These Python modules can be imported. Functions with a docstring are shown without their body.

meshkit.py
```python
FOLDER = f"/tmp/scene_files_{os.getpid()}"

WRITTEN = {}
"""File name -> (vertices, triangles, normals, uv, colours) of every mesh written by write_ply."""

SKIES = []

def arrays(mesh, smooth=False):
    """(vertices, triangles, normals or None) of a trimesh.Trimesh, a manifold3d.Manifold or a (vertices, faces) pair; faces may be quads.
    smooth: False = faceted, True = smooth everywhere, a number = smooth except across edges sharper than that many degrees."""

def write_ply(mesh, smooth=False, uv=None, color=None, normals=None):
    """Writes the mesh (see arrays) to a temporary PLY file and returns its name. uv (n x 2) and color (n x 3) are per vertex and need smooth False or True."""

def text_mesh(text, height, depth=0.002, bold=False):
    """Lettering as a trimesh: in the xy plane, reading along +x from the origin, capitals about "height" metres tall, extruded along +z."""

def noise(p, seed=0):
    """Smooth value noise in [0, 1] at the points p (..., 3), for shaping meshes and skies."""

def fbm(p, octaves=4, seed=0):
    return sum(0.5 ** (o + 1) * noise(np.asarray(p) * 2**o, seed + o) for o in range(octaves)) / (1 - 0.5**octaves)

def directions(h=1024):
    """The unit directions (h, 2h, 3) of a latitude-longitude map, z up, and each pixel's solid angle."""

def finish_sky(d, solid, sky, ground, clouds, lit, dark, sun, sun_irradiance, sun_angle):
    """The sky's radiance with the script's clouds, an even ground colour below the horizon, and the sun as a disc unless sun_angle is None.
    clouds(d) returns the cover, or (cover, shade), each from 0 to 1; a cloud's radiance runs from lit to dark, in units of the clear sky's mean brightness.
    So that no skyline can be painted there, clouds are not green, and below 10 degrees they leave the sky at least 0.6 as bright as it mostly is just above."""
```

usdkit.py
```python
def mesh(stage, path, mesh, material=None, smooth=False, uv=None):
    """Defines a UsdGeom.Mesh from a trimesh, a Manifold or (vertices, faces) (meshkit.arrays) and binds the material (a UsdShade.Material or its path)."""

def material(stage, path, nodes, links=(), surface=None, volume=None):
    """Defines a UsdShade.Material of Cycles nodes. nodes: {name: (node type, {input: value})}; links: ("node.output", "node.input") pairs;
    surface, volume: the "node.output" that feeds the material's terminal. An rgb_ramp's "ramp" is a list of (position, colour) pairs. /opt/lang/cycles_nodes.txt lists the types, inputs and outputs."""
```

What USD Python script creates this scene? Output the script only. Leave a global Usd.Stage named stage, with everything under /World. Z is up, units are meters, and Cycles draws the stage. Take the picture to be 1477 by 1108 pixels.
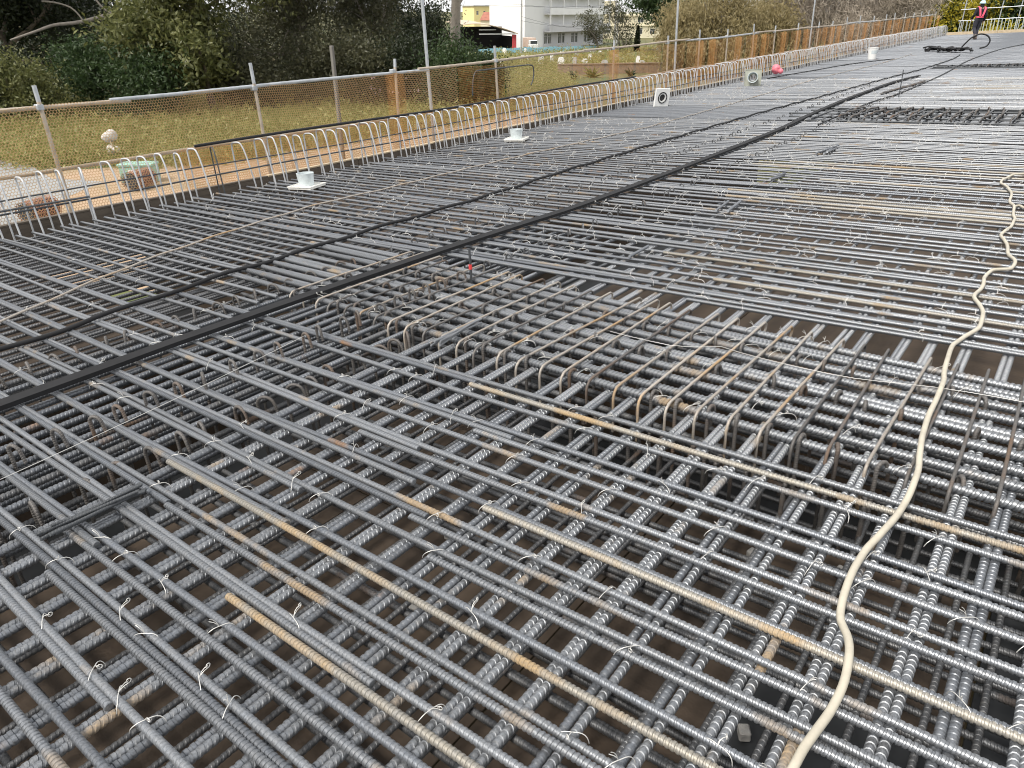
import math, random
import numpy as np, trimesh, manifold3d
import shapely.geometry as sg
import usdkit, meshkit
from pxr import Usd, UsdGeom, UsdLux, UsdShade, Gf, Sdf, Vt

rng = np.random.default_rng(7)
random.seed(7)
PI = math.pi
stage = Usd.Stage.CreateInMemory()
UsdGeom.SetStageUpAxis(stage, 'Z'); UsdGeom.SetStageMetersPerUnit(stage, 1.0)
UsdGeom.Xform.Define(stage, '/World')

# ---------------------------------------------------------------- camera, sky, sun, exposure
FPX, CX, CY, H = 1025.0, 738.5, 554.0, 1.6
_A = np.array([-710 - CX, -(135 - CY), -FPX]); _B = np.array([1620 - CX, -(15 - CY), -FPX])
_ey = _B / np.linalg.norm(_B); _ex = -_A / np.linalg.norm(_A); _ex = _ex - _ey * (_ex @ _ey); _ex /= np.linalg.norm(_ex)
RD = np.stack([_ex, _ey, np.cross(_ex, _ey)], 1)            # deck axes in camera axes
_th = math.atan((CY - 15) / FPX); _up = np.array([0, math.cos(_th), math.sin(_th)])
_wy = _B - _up * (_B @ _up); _wy /= np.linalg.norm(_wy)
RW = np.stack([np.cross(_wy, _up), _wy, _up], 1)            # world axes in camera axes
DW = RW.T @ RD                                              # the deck is banked: world = DW @ deck
CAMD = np.array([0, 0, H]); CAMW = DW @ CAMD
cam = UsdGeom.Camera.Define(stage, '/World/camera')
cam.CreateHorizontalApertureAttr(36.0); cam.CreateFocalLengthAttr(36.0 * FPX / 1477)
cam.CreateClippingRangeAttr(Gf.Vec2f(0.05, 5000))
_m = np.eye(4); _m[:3, :3] = RW; _m[3, :3] = CAMW
cam.AddTransformOp().Set(Gf.Matrix4d(_m.tolist()))
cam.CreateExposureAttr(1.68)

SUN_EL, SUN_AZ = math.radians(54), math.radians(188)          # azimuth from +y towards +x
sd = np.array([math.sin(SUN_AZ) * math.cos(SUN_EL), math.cos(SUN_AZ) * math.cos(SUN_EL), math.sin(SUN_EL)])
sun = UsdLux.DistantLight.Define(stage, '/World/sun')
sun.CreateIntensityAttr(0.4); sun.CreateAngleAttr(20.0); sun.CreateColorAttr(Gf.Vec3f(1, 0.95, 0.88)); sun.CreateNormalizeAttr(True)
_z = sd; _x = np.cross([0, 0, 1.0], _z); _x /= np.linalg.norm(_x); _y = np.cross(_z, _x)
_m = np.eye(4); _m[0, :3], _m[1, :3], _m[2, :3] = _x, _y, _z
sun.AddTransformOp().Set(Gf.Matrix4d(_m.tolist()))
sky = UsdLux.DomeLight.Define(stage, '/World/sky')
skm = usdkit.material(stage, '/World/Looks/sky', {
    's': ('sky_texture', {'sky_type': 'single_scattering', 'sun_disc': False, 'sun_elevation': SUN_EL, 'sun_rotation': SUN_AZ, 'aerosol_density': 2.0}),
    'tc': ('texture_coordinate', {}),
    'n': ('noise_texture', {'scale': 2.2, 'detail': 5.0, 'roughness': 0.55}),
    'r': ('map_range', {'from_min': 0.25, 'from_max': 0.65, 'to_min': 0.65, 'to_max': 0.97, 'clamp': True}),
    'm': ('mix', {'color2': (7.5, 7.5, 7.5)}),
    'b': ('background_shader', {'strength': 0.055})},
    [('tc.generated', 'n.vector'), ('n.fac', 'r.value'), ('r.result', 'm.fac'), ('s.color', 'm.color1'), ('m.color', 'b.color')], surface='b.background')
UsdShade.MaterialBindingAPI.Apply(sky.GetPrim()).Bind(skm)
sky.GetPrim().SetCustomDataByKey('kind', 'structure')

# ---------------------------------------------------------------- helpers
D4 = np.eye(4); D4[:3, :3] = DW
def zw(y):                                                   # the deck's grade picks up beyond eight metres
    t = np.maximum(np.asarray(y, float) - 6.0, 0)
    return 0.0135 * np.where(t < 4, t * t / 8, t - 2)
def warp(v):
    v = np.array(v, float); v[:, 2] += zw(v[:, 1]); return v
def un(px, py, z=0.0):
    d = RD.T @ np.array([px - CX, CY - py, -FPX]); p = CAMD + d * ((z - H) / d[2])
    for _ in range(40):                                      # follow the grade
        zz = z + float(zw(p[1])); q = CAMD + d * ((zz - H) / d[2]); p = 0.5 * p + 0.5 * q
    return np.array([p[0], p[1], z])
def bgp(px, py, dist):
    d = RW.T @ np.array([px - CX, CY - py, -FPX]); return CAMW + d * (dist / math.hypot(d[0], d[1]))
GZ = -5.5
def gp(px, py, z=GZ):
    d = RW.T @ np.array([px - CX, CY - py, -FPX]); return CAMW + d * ((z - CAMW[2]) / d[2])
used = {}
_w = 'first second third fourth fifth sixth seventh eighth ninth tenth eleventh twelfth thirteenth fourteenth fifteenth sixteenth seventeenth eighteenth nineteenth twentieth'.split()
def nth(i):
    if i < 20: return _w[i]
    return ('twenty', 'thirty', 'forty')[(i + 1) // 10 - 2] + '-' + _w[(i + 1) % 10 - 1] if (i + 1) % 10 else ('thirtieth', 'fortieth', 'fiftieth')[(i + 1) // 10 - 3]
def numbered(name, parent='/World'):
    k = (parent, name); n = used.get(k, 0); used[k] = n + 1
    return f'{parent}/{name}' if n == 0 else f'{parent}/{name}_{n:03d}'
def tag(p, label=None, cat=None, group=None, kind=None):
    p = p.GetPrim() if hasattr(p, 'GetPrim') else p
    for k, v in (('label', label), ('category', cat), ('group', group), ('kind', kind)):
        if v: p.SetCustomDataByKey(k, v)
    return p
def mat4(M): return Gf.Matrix4d(np.asarray(M, float).T.tolist())
def T(x, y, z):
    m = np.eye(4); m[:3, 3] = (x, y, z); return m
def R(axis, a):
    return trimesh.transformations.rotation_matrix(a, {'x': [1, 0, 0], 'y': [0, 1, 0], 'z': [0, 0, 1]}[axis])
def xform(path, M=None):
    x = UsdGeom.Xform.Define(stage, path)
    if M is not None: x.AddTransformOp().Set(mat4(M))
    return x.GetPrim()
def cat_(ms):
    vs, fs, n = [], [], 0
    for v, f in ms:
        f = np.asarray(f)
        if f.shape[1] == 4: f = np.vstack([f[:, [0, 1, 2]], f[:, [0, 2, 3]]])
        vs.append(np.asarray(v, float)); fs.append(f + n); n += len(v)
    return np.vstack(vs), np.vstack(fs)
def tm(m): return np.array(m.vertices), np.array(m.faces)
def mv(m, M):
    v, f = m; return np.asarray(v) @ M[:3, :3].T + M[:3, 3], f
def deckmesh(m):                                             # deck coordinates -> world, with the grade
    return warp(m[0]) @ DW.T, m[1]
def thing(name, label, cat, group=None, M=None, kind=None):
    return tag(xform(numbered(name), M), label, cat, group, kind)
def part(name, m, mat, parent, smooth=False, label=None, kind=None):
    p = parent.GetPath().pathString
    o = usdkit.mesh(stage, numbered(name, p), m, mat, smooth)
    return tag(o, label, kind=kind)
def obj(name, m, mat, label=None, cat=None, group=None, kind=None, smooth=False, recentre=True):
    """a top-level mesh given in world coordinates; its origin goes to its base"""
    v = np.asarray(m[0], float); o = np.zeros(3)
    if recentre: o = np.array([(v[:, 0].min() + v[:, 0].max()) / 2, (v[:, 1].min() + v[:, 1].max()) / 2, v[:, 2].min()])
    g = usdkit.mesh(stage, numbered(name), (v - o, m[1]), mat, smooth)
    g.AddTranslateOp().Set(Gf.Vec3d(*map(float, o)))
    return tag(g, label, cat, group, kind)
stage.CreateClassPrim('/World/Models')
def model(name):
    return stage.DefinePrim(f'/World/Models/{name}', 'Xform')
def place(name, mod, M, label, cat, group=None):
    p = stage.DefinePrim(numbered(name), 'Xform')
    p.GetReferences().AddInternalReference(mod.GetPath()); p.SetInstanceable(True)
    UsdGeom.Xformable(p).AddTransformOp().Set(mat4(M))
    return tag(p, label, cat, group)
def dplace(name, mod, x, y, z, rz=0.0, label='', cat='', group=None, extra=None):
    M = D4 @ T(x, y, z + float(zw(y))) @ R('z', rz)
    if extra is not None: M = M @ extra
    return place(name, mod, M, label, cat, group)
def box(x0, x1, y0, y1, z0, z1, b=0.0):
    if b:
        x = manifold3d.Manifold.hull_points(np.array([[xx + sx, yy + sy, zz + sz] for xx, s1 in ((x0, 1), (x1, -1)) for yy, s2 in ((y0, 1), (y1, -1)) for zz, s3 in ((z0, 1), (z1, -1)) for sx, sy, sz in ((b * s1, b * s2, 0), (b * s1, 0, b * s3), (0, b * s2, b * s3))]))
        k = x.to_mesh(); return np.array(k.vert_properties[:, :3], float), np.array(k.tri_verts)
    m = trimesh.creation.box([x1 - x0, y1 - y0, z1 - z0]); m.apply_translation([(x0 + x1) / 2, (y0 + y1) / 2, (z0 + z1) / 2]); return tm(m)
def sweep(pts, rad, sides=8, cap=True, phase=0.0):
    P = np.asarray(pts, float); n = len(P)
    rad = np.broadcast_to(np.asarray(rad, float), n)
    t = np.gradient(P, axis=0); t /= np.linalg.norm(t, axis=1, keepdims=True) + 1e-12
    a = np.array([0, 0, 1.0]) if abs(t[0, 2]) < 0.9 else np.array([1.0, 0, 0])
    N = np.zeros_like(P); u = a - t[0] * (a @ t[0]); N[0] = u / np.linalg.norm(u)
    for i in range(1, n):
        u = N[i - 1] - t[i] * (N[i - 1] @ t[i]); N[i] = u / np.linalg.norm(u)
    Bn = np.cross(t, N); ph = np.linspace(0, 2 * PI, sides, endpoint=False) + phase
    V = P[:, None] + rad[:, None, None] * (np.cos(ph)[None, :, None] * N[:, None] + np.sin(ph)[None, :, None] * Bn[:, None])
    V = V.reshape(-1, 3); i, j = np.meshgrid(np.arange(n - 1), np.arange(sides), indexing='ij'); k = (j + 1) % sides
    F = np.stack([i * sides + j, i * sides + k, (i + 1) * sides + k, (i + 1) * sides + j], -1).reshape(-1, 4)
    F = np.vstack([F[:, [0, 1, 2]], F[:, [0, 2, 3]]])
    if cap:
        c = len(V); V = np.vstack([V, P[[0, -1]]]); s = np.arange(sides); s2 = (s + 1) % sides; e = (n - 1) * sides
        F = np.vstack([F, np.stack([np.full(sides, c), s2, s], 1), np.stack([np.full(sides, c + 1), e + s, e + s2], 1)])
    return V, F
def smoothpath(pts, step=0.03):
    P = np.asarray(pts, float)
    d = np.r_[0, np.cumsum(np.linalg.norm(np.diff(P, axis=0), axis=1))]
    from scipy.interpolate import PchipInterpolator
    s = np.linspace(0, d[-1], max(int(d[-1] / step), 4))
    return np.stack([PchipInterpolator(d, P[:, k])(s) for k in range(3)], 1)
def ribbed(path, r, pitch=0.016, hgt=0.0016, slant=0.0, sides=10, fin=True):
    """a deformed reinforcing bar along a polyline: raised ribs across it and two fins along it"""
    P = np.asarray(path, float); d = np.r_[0, np.cumsum(np.linalg.norm(np.diff(P, axis=0), axis=1))]; L = d[-1]
    k = np.arange(int(L / pitch)); off = np.array([0.0, 0.30, 0.30, 0.40, 0.40, 0.90, 0.90, 1.0]); up = np.array([0, 0, 0, 1, 1, 1, 1, 0.0])
    s = (k[:, None] + off[None]).ravel() * pitch; hh = np.tile(up, len(k)); s = np.minimum(s, L)
    C = np.stack([np.interp(s, d, P[:, i]) for i in range(3)], 1)
    tp = np.gradient(P, d, axis=0); t = np.stack([np.interp(s, d, tp[:, i]) for i in range(3)], 1); t /= np.linalg.norm(t, axis=1, keepdims=True)
    a = np.array([0, 0, 1.0]) if abs(t[0, 2]) < 0.9 else np.array([1.0, 0, 0])
    N = np.zeros_like(C); u = a - t[0] * (a @ t[0]); N[0] = u / np.linalg.norm(u)
    for i in range(1, len(C)):
        u = N[i - 1] - t[i] * (N[i - 1] @ t[i]); N[i] = u / math.sqrt(u @ u)
    Bn = np.cross(t, N); ph = np.linspace(0, 2 * PI, sides, endpoint=False)
    f = np.zeros(sides)
    if fin: f[sides // 4] = f[(3 * sides) // 4] = 0.8
    rr = r + hgt * np.maximum(hh[:, None], f[None])
    V = C[:, None] + rr[..., None] * (np.cos(ph)[None, :, None] * N[:, None] + np.sin(ph)[None, :, None] * Bn[:, None]) + (slant * r * np.cos(ph))[None, :, None] * t[:, None]
    n = len(C); V = V.reshape(-1, 3); i, j = np.meshgrid(np.arange(0, n - 1, 2), np.arange(sides), indexing='ij'); kk = (j + 1) % sides
    F = np.stack([i * sides + j, i * sides + kk, (i + 1) * sides + kk, (i + 1) * sides + j], -1).reshape(-1, 4)
    F = np.vstack([F[:, [0, 1, 2]], F[:, [0, 2, 3]]])
    q = np.arange(sides); q2 = (q + 1) % sides; c = len(V); e = (n - 1) * sides
    V = np.vstack([V, V[q], C[:1], V[e + q], C[-1:]]); c2 = c + sides + 1
    F = np.vstack([F, np.stack([np.full(sides, c + sides), c + q2, c + q], 1), np.stack([np.full(sides, c2 + sides), c2 + q, c2 + q2], 1)])
    return V, F
def wobbly(L, amp, seed, n=40, axis=0):
    g = np.random.default_rng(seed); x = np.linspace(0, L, n); k = g.uniform(0.7, 1.6, 3); p = g.uniform(0, 6, 6)
    y = amp * sum(np.sin(k[i] * x + p[i]) for i in range(3)) / 1.7; z = 0.45 * amp * sum(np.sin(1.4 * k[i] * x + p[i + 3]) for i in range(3)) / 1.7
    return np.stack([x, y, z], 1) if axis == 0 else np.stack([y, x, z], 1)

# ---------------------------------------------------------------- materials
def M_(name, col, rough=0.6, metal=0.0, var=0.25, scale=8.0, bump=0.0, col2=None, spec=0.5, bscale=60.0, thr=(0.45, 0.7), stretch=(1, 1, 1), extra=None):
    n = {'g': ('geometry', {}), 'mp': ('mapping', {'scale': stretch}), 'n': ('noise_texture', {'scale': scale, 'detail': 6.0, 'roughness': 0.65}),
         'r': ('map_range', {'from_min': thr[0], 'from_max': thr[1], 'to_min': 0.0, 'to_max': 1.0, 'clamp': True}),
         'mx': ('mix', {'color1': col, 'color2': col2 if col2 is not None else tuple(c * (1 - var) for c in col)}),
         'p': ('principled_bsdf', {'roughness': rough, 'metallic': metal, 'specular_ior_level': spec})}
    l = [('g.position', 'mp.vector'), ('mp.vector', 'n.vector'), ('n.fac', 'r.value'), ('r.result', 'mx.fac'), ('mx.color', 'p.base_color')]
    if bump:
        n['n2'] = ('noise_texture', {'scale': bscale, 'detail': 4.0}); n['bp'] = ('bump', {'strength': bump, 'distance': 0.02})
        l += [('g.position', 'n2.vector'), ('n2.fac', 'bp.height'), ('bp.normal', 'p.normal')]
    return usdkit.material(stage, '/World/Looks/' + name, n, l, surface='p.BSDF')
def steel(name, base, rust, rustamt, rough=0.42, metal=0.55, dust=(0.34, 0.31, 0.27), dustamt=0.35, yellow=0.0):
    n = {'g': ('geometry', {}), 'oi': ('object_info', {}), 'tc': ('texture_coordinate', {}),
         'n1': ('noise_texture', {'scale': 2.3, 'detail': 4.0, 'roughness': 0.6}), 'r1': ('map_range', {'from_min': 0.62 - rustamt, 'from_max': 0.72 - rustamt * 0.6, 'clamp': True}),
         'n2': ('noise_texture', {'scale': 34.0, 'detail': 6.0, 'roughness': 0.7}), 'r2': ('map_range', {'from_min': 0.35, 'from_max': 0.7, 'to_min': 0.0, 'to_max': dustamt, 'clamp': True}),
         'n3': ('noise_texture', {'scale': 160.0, 'detail': 3.0}), 'r3': ('map_range', {'from_min': 0.3, 'from_max': 0.7, 'to_min': 0.75, 'to_max': 1.2, 'clamp': True}),
         'm1': ('mix', {'color1': base, 'color2': dust}), 'm2': ('mix', {'color2': rust}), 'mm': ('math', {'math_type': 'multiply'}),
         'r4': ('map_range', {'from_min': 0, 'from_max': 1, 'to_min': 0.82, 'to_max': 1.12}), 'sc': ('vector_math', {'math_type': 'scale'}), 'sc2': ('vector_math', {'math_type': 'scale'}),
         'rr': ('map_range', {'from_min': 0, 'from_max': 1, 'to_min': rough, 'to_max': 0.85}), 'rm': ('map_range', {'from_min': 0, 'from_max': 1, 'to_min': metal, 'to_max': 0.05}),
         'bp': ('bump', {'strength': 0.25, 'distance': 0.002}), 'p': ('principled_bsdf', {})}
    n['ofs'] = ('vector_math', {'math_type': 'scale', 'vector1': (37.0, 53.0, 71.0)}); n['pos'] = ('vector_math', {'math_type': 'add'})
    l = [('oi.random', 'ofs.scale'), ('ofs.vector', 'pos.vector1'), ('g.position', 'pos.vector2'), ('pos.vector', 'n1.vector'), ('pos.vector', 'n2.vector'), ('g.position', 'n3.vector'), ('n1.fac', 'r1.value'), ('n2.fac', 'r2.value'), ('n3.fac', 'r3.value'),
         ('r2.result', 'm1.fac'), ('r1.result', 'mm.value1'), ('r3.result', 'mm.value2'), ('mm.value', 'm2.fac'), ('m1.color', 'm2.color1'),
         ('oi.random', 'r4.value'), ('m2.color', 'sc.vector1'), ('r4.result', 'sc.scale'), ('sc.vector', 'sc2.vector1'), ('r3.result', 'sc2.scale'), ('sc2.vector', 'p.base_color'),
         ('mm.value', 'rr.value'), ('rr.result', 'p.roughness'), ('mm.value', 'rm.value'), ('rm.result', 'p.metallic'), ('n3.fac', 'bp.height'), ('bp.normal', 'p.normal')]
    return usdkit.material(stage, '/World/Looks/' + name, n, l, surface='p.BSDF')
RUST = (0.20, 0.105, 0.045)
m_bar = steel('bar_grey', (0.185, 0.197, 0.213), (0.24, 0.18, 0.115), 0.02, rough=0.42, metal=0.6, dustamt=0.18)
m_bar2 = steel('bar_blue_grey', (0.145, 0.157, 0.175), RUST, -0.04, rough=0.42, metal=0.6, dustamt=0.15)
m_tan = steel('bar_tan', (0.24, 0.23, 0.21), (0.30, 0.215, 0.12), 0.08, rough=0.5, metal=0.4, dust=(0.32, 0.28, 0.21), dustamt=0.55)
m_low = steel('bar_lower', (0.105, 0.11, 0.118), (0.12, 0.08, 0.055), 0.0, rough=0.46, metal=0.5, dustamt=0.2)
m_hook = steel('bar_hook', (0.085, 0.08, 0.077), (0.105, 0.068, 0.045), 0.10, rough=0.6, metal=0.3, dustamt=0.15)
m_tie = steel('tie_bar', (0.30, 0.27, 0.235), (0.30, 0.20, 0.105), 0.10, rough=0.55, metal=0.25, dust=(0.36, 0.32, 0.27))
m_hoop = M_('hoop_paint', (0.44, 0.45, 0.46), 0.5, 0.15, 0.25, 14)
m_dark = M_('dark_bar', (0.06, 0.065, 0.07), 0.5, 0.3, 0.3, 9)
m_wire = M_('wire', (0.62, 0.61, 0.58), 0.4, 0.5, 0.15, 40)
m_ply = M_('plywood', (0.075, 0.052, 0.034), 0.7, 0, 0.5, 1.2, 0.15, stretch=(0.6, 7, 1), thr=(0.3, 0.75))
m_ply2 = M_('plywood_pale', (0.085, 0.06, 0.04), 0.7, 0, 0.5, 1.4, 0.15, stretch=(7, 0.6, 1), thr=(0.3, 0.75))
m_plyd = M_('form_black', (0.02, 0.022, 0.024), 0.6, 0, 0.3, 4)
m_board = M_('edge_timber', (0.10, 0.08, 0.06), 0.75, 0, 0.45, 3, 0.2, stretch=(8, 0.7, 8))
m_batten = M_('pale_timber', (0.46, 0.37, 0.25), 0.7, 0, 0.3, 4, 0.15)
m_pipe = M_('galvanised', (0.40, 0.42, 0.44), 0.45, 0.4, 0.3, 8)
m_pipe_t = M_('dusty_pipe', (0.40, 0.34, 0.27), 0.6, 0.2, 0.35, 8)
m_net = M_('net_orange', (0.54, 0.34, 0.16), 0.6, 0, 0.3, 3)
m_net2 = M_('net_orange_deep', (0.55, 0.27, 0.085), 0.6, 0, 0.3, 3)
m_rub = M_('black_rubber', (0.012, 0.012, 0.013), 0.55, 0, 0.3, 6, spec=.3)
m_strip = M_('black_strip', (0.013, 0.013, 0.014), 0.7, 0, 0.35, 5, spec=.25)
m_hose = M_('cream_hose', (0.42, 0.385, 0.31), 0.5, 0, 0.25, 10)
m_drain = M_('drain_grey', (0.50, 0.55, 0.56), 0.5, 0, 0.2, 20)
m_drainw = M_('drain_white', (0.72, 0.71, 0.66), 0.55, 0, 0.22, 14)
m_draing = M_('drain_olive', (0.30, 0.31, 0.26), 0.55, 0, 0.2, 20)
m_black = M_('black_inside', (0.03, 0.03, 0.03), 0.7)
m_pink = M_('pink_bag', (0.62, 0.16, 0.20), 0.55, 0, 0.2, 9)
m_white = M_('white_plastic', (0.72, 0.72, 0.70), 0.45, 0, 0.12, 9)
m_red = M_('red_tape', (0.55, 0.04, 0.04), 0.5)
m_conc = M_('concrete', (0.36, 0.35, 0.33), 0.85, 0, 0.25, 14, 0.3)
m_yel = M_('yellow_paint', (0.60, 0.40, 0.05), 0.6, 0, 0.3, 60)

# ---------------------------------------------------------------- ground and far setting (world coordinates, flat at GZ)
gm = usdkit.material(stage, '/World/Looks/ground', {
    'g': ('geometry', {}), 'n': ('noise_texture', {'scale': 0.07, 'detail': 6.0, 'roughness': 0.65}), 'n2': ('noise_texture', {'scale': 1.6, 'detail': 5.0}),
    'r': ('rgb_ramp', {'ramp': [(0.3, (0.16, 0.115, 0.06)), (0.45, (0.12, 0.11, 0.045)), (0.6, (0.075, 0.095, 0.03)), (0.75, (0.15, 0.135, 0.06))]}),
    'm': ('mix', {'mix_type': 'multiply', 'fac': 0.6}), 'r2': ('rgb_ramp', {'ramp': [(0.3, (0.5, 0.5, 0.5)), (0.7, (1.3, 1.25, 1.1))]}),
    'p': ('principled_bsdf', {'roughness': 0.95})},
    [('g.position', 'n.vector'), ('g.position', 'n2.vector'), ('n.fac', 'r.fac'), ('n2.fac', 'r2.fac'), ('r.color', 'm.color1'), ('r2.color', 'm.color2'), ('m.color', 'p.base_color')], surface='p.BSDF')
S = 3000.0
obj('ground', (np.array([[-S, -S, GZ], [S, -S, GZ], [S, S, GZ], [-S, S, GZ]]), np.array([[0, 1, 2], [0, 2, 3]])), gm, kind='structure', recentre=False)
m_road = M_('road_grey', (0.27, 0.27, 0.26), 0.9, 0, 0.25, 0.6, 0.1, bscale=20)
m_soil = M_('orange_soil', (0.36, 0.25, 0.16), 0.95, 0, 0.4, 0.5, 0.4, bscale=3, col2=(0.27, 0.21, 0.13))
def sheet(name, pix, dz, mat):
    P = np.array([gp(*p) for p in pix]); P[:, 2] = GZ + dz
    poly = sg.Polygon(P[:, :2]); v, f = trimesh.creation.triangulate_polygon(poly, engine='earcut')
    obj(name, (np.c_[v, np.full(len(v), GZ + dz)], f), mat, kind='structure', recentre=False)
sheet('soil_ground', [(-200, 420), (-60, 262), (60, 248), (330, 232), (700, 168), (1000, 118), (1080, 105), (900, 104), (760, 128), (800, 240), (400, 420)], 0.004, m_soil)
sheet('road', [(-300, 330), (-250, 232), (-40, 222), (40, 236), (75, 258), (150, 262), (60, 300), (20, 420), (-100, 500)], 0.008, m_road)

# ---------------------------------------------------------------- formwork under the steel (deck coordinates)
form = tag(xform('/World/formwork'), kind='structure')
GX0, GX1 = -4.80, -2.98          # the girder trough along the deck
BY0, BY1 = 2.62, 4.16            # the cross beam trough
FZ = -0.34
def panel(x0, x1, y0, y1, z0=FZ, mat=None, name='plywood_panel'):
    part(name, deckmesh(box(x0 + .003, x1 - .003, y0 + .003, y1 - .003, z0 - .018, z0 + random.uniform(-.002, .002), .002)), mat or random.choice([m_ply, m_ply, m_ply2]), form)
def fill(xs, ys):
    for i in range(len(xs) - 1):
        for j in range(len(ys) - 1):
            mt = None
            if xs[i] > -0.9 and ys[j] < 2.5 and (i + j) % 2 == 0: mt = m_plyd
            panel(xs[i], xs[i + 1], ys[j], ys[j + 1], mat=mt)
xr = [GX1 + k * 0.62 for k in range(9)]; xl = [GX0 - k * 0.905 for k in range(6)][::-1]; xl[0] = -9.2
fill(xr, [-0.9, 0.0, 0.9, 1.8, BY0]); fill(xl, [-0.9, 0.9, BY0])
fill(xr[::2], [BY1, 5.9, 7.7, 9.5, 11.3, 13.8]); fill(xl, [BY1, 5.9, 7.7, 9.5, 11.3, 13.8])
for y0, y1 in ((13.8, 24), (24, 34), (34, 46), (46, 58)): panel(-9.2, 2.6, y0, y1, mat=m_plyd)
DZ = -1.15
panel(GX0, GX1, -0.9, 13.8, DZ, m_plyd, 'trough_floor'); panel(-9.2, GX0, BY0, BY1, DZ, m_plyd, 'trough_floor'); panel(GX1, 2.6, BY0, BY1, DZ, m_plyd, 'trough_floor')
for x0, x1, y0, y1 in ((GX0 - .02, GX0, -.9, BY0), (GX0 - .02, GX0, BY1, 13.8), (GX1, GX1 + .02, -.9, BY0), (GX1, GX1 + .02, BY1, 13.8), (-9.2, GX0, BY0 - .02, BY0), (-9.2, GX0, BY1, BY1 + .02), (GX1, 2.6, BY0 - .02, BY0), (GX1, 2.6, BY1, BY1 + .02)):
    part('trough_side', deckmesh(box(x0, x1, y0, y1, DZ, FZ - .022)), m_ply, form)

# ---------------------------------------------------------------- reinforcing bars
XL, XR = -8.72, 2.3
LT = XR - XL
def barmodel(name, mesh, mat):
    m = model(name); usdkit.mesh(stage, f'/World/Models/{name}/bar', mesh, mat, True); return m
full, left, right = [], [], []
for k in range(3):
    ring = ribbed(wobbly(LT, 0.010, 10 + k), 0.0114, 0.0160 if k != 1 else 0.018, 0.0018, 0.0 if k != 1 else 0.5, 12)
    full.append(barmodel(f'full_bar_{"abc"[k]}', ring, m_bar if k != 2 else m_bar2))
    left.append(barmodel(f'lap_bar_{"abc"[k]}', ribbed(wobbly(6.6, 0.008, 20 + k), 0.0114, 0.0155, 0.0022, 0.3 * (k == 1), 12), (m_bar, m_bar2, m_bar)[k]))
    right.append(barmodel(f'end_bar_{"abc"[k]}', ribbed(wobbly(5.2, 0.008, 30 + k), 0.0114, 0.0150, 0.0023, 0.4 * (k == 2), 12), (m_tan, m_tan, m_bar)[k]))
plain = [barmodel(f'plain_bar_{"ab"[k]}', sweep(wobbly(LT, 0.012, 40 + k), 0.0122, 7), (m_bar, m_bar2)[k]) for k in range(2)]
plain.append(barmodel('plain_tan_bar', sweep(wobbly(6.0, 0.012, 44), 0.0122, 7), m_tan))
G1 = 'grey bars across the near mat'; G2 = 'bars across the deck beyond the cross beam'
near_rows = [-.06, .10, .26, .41, .57, .72, .875, 1.033, 1.21, 1.365, 1.527, 1.69, 1.868, 2.022, 2.168, 2.381, 2.53]
T1 = []
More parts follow.
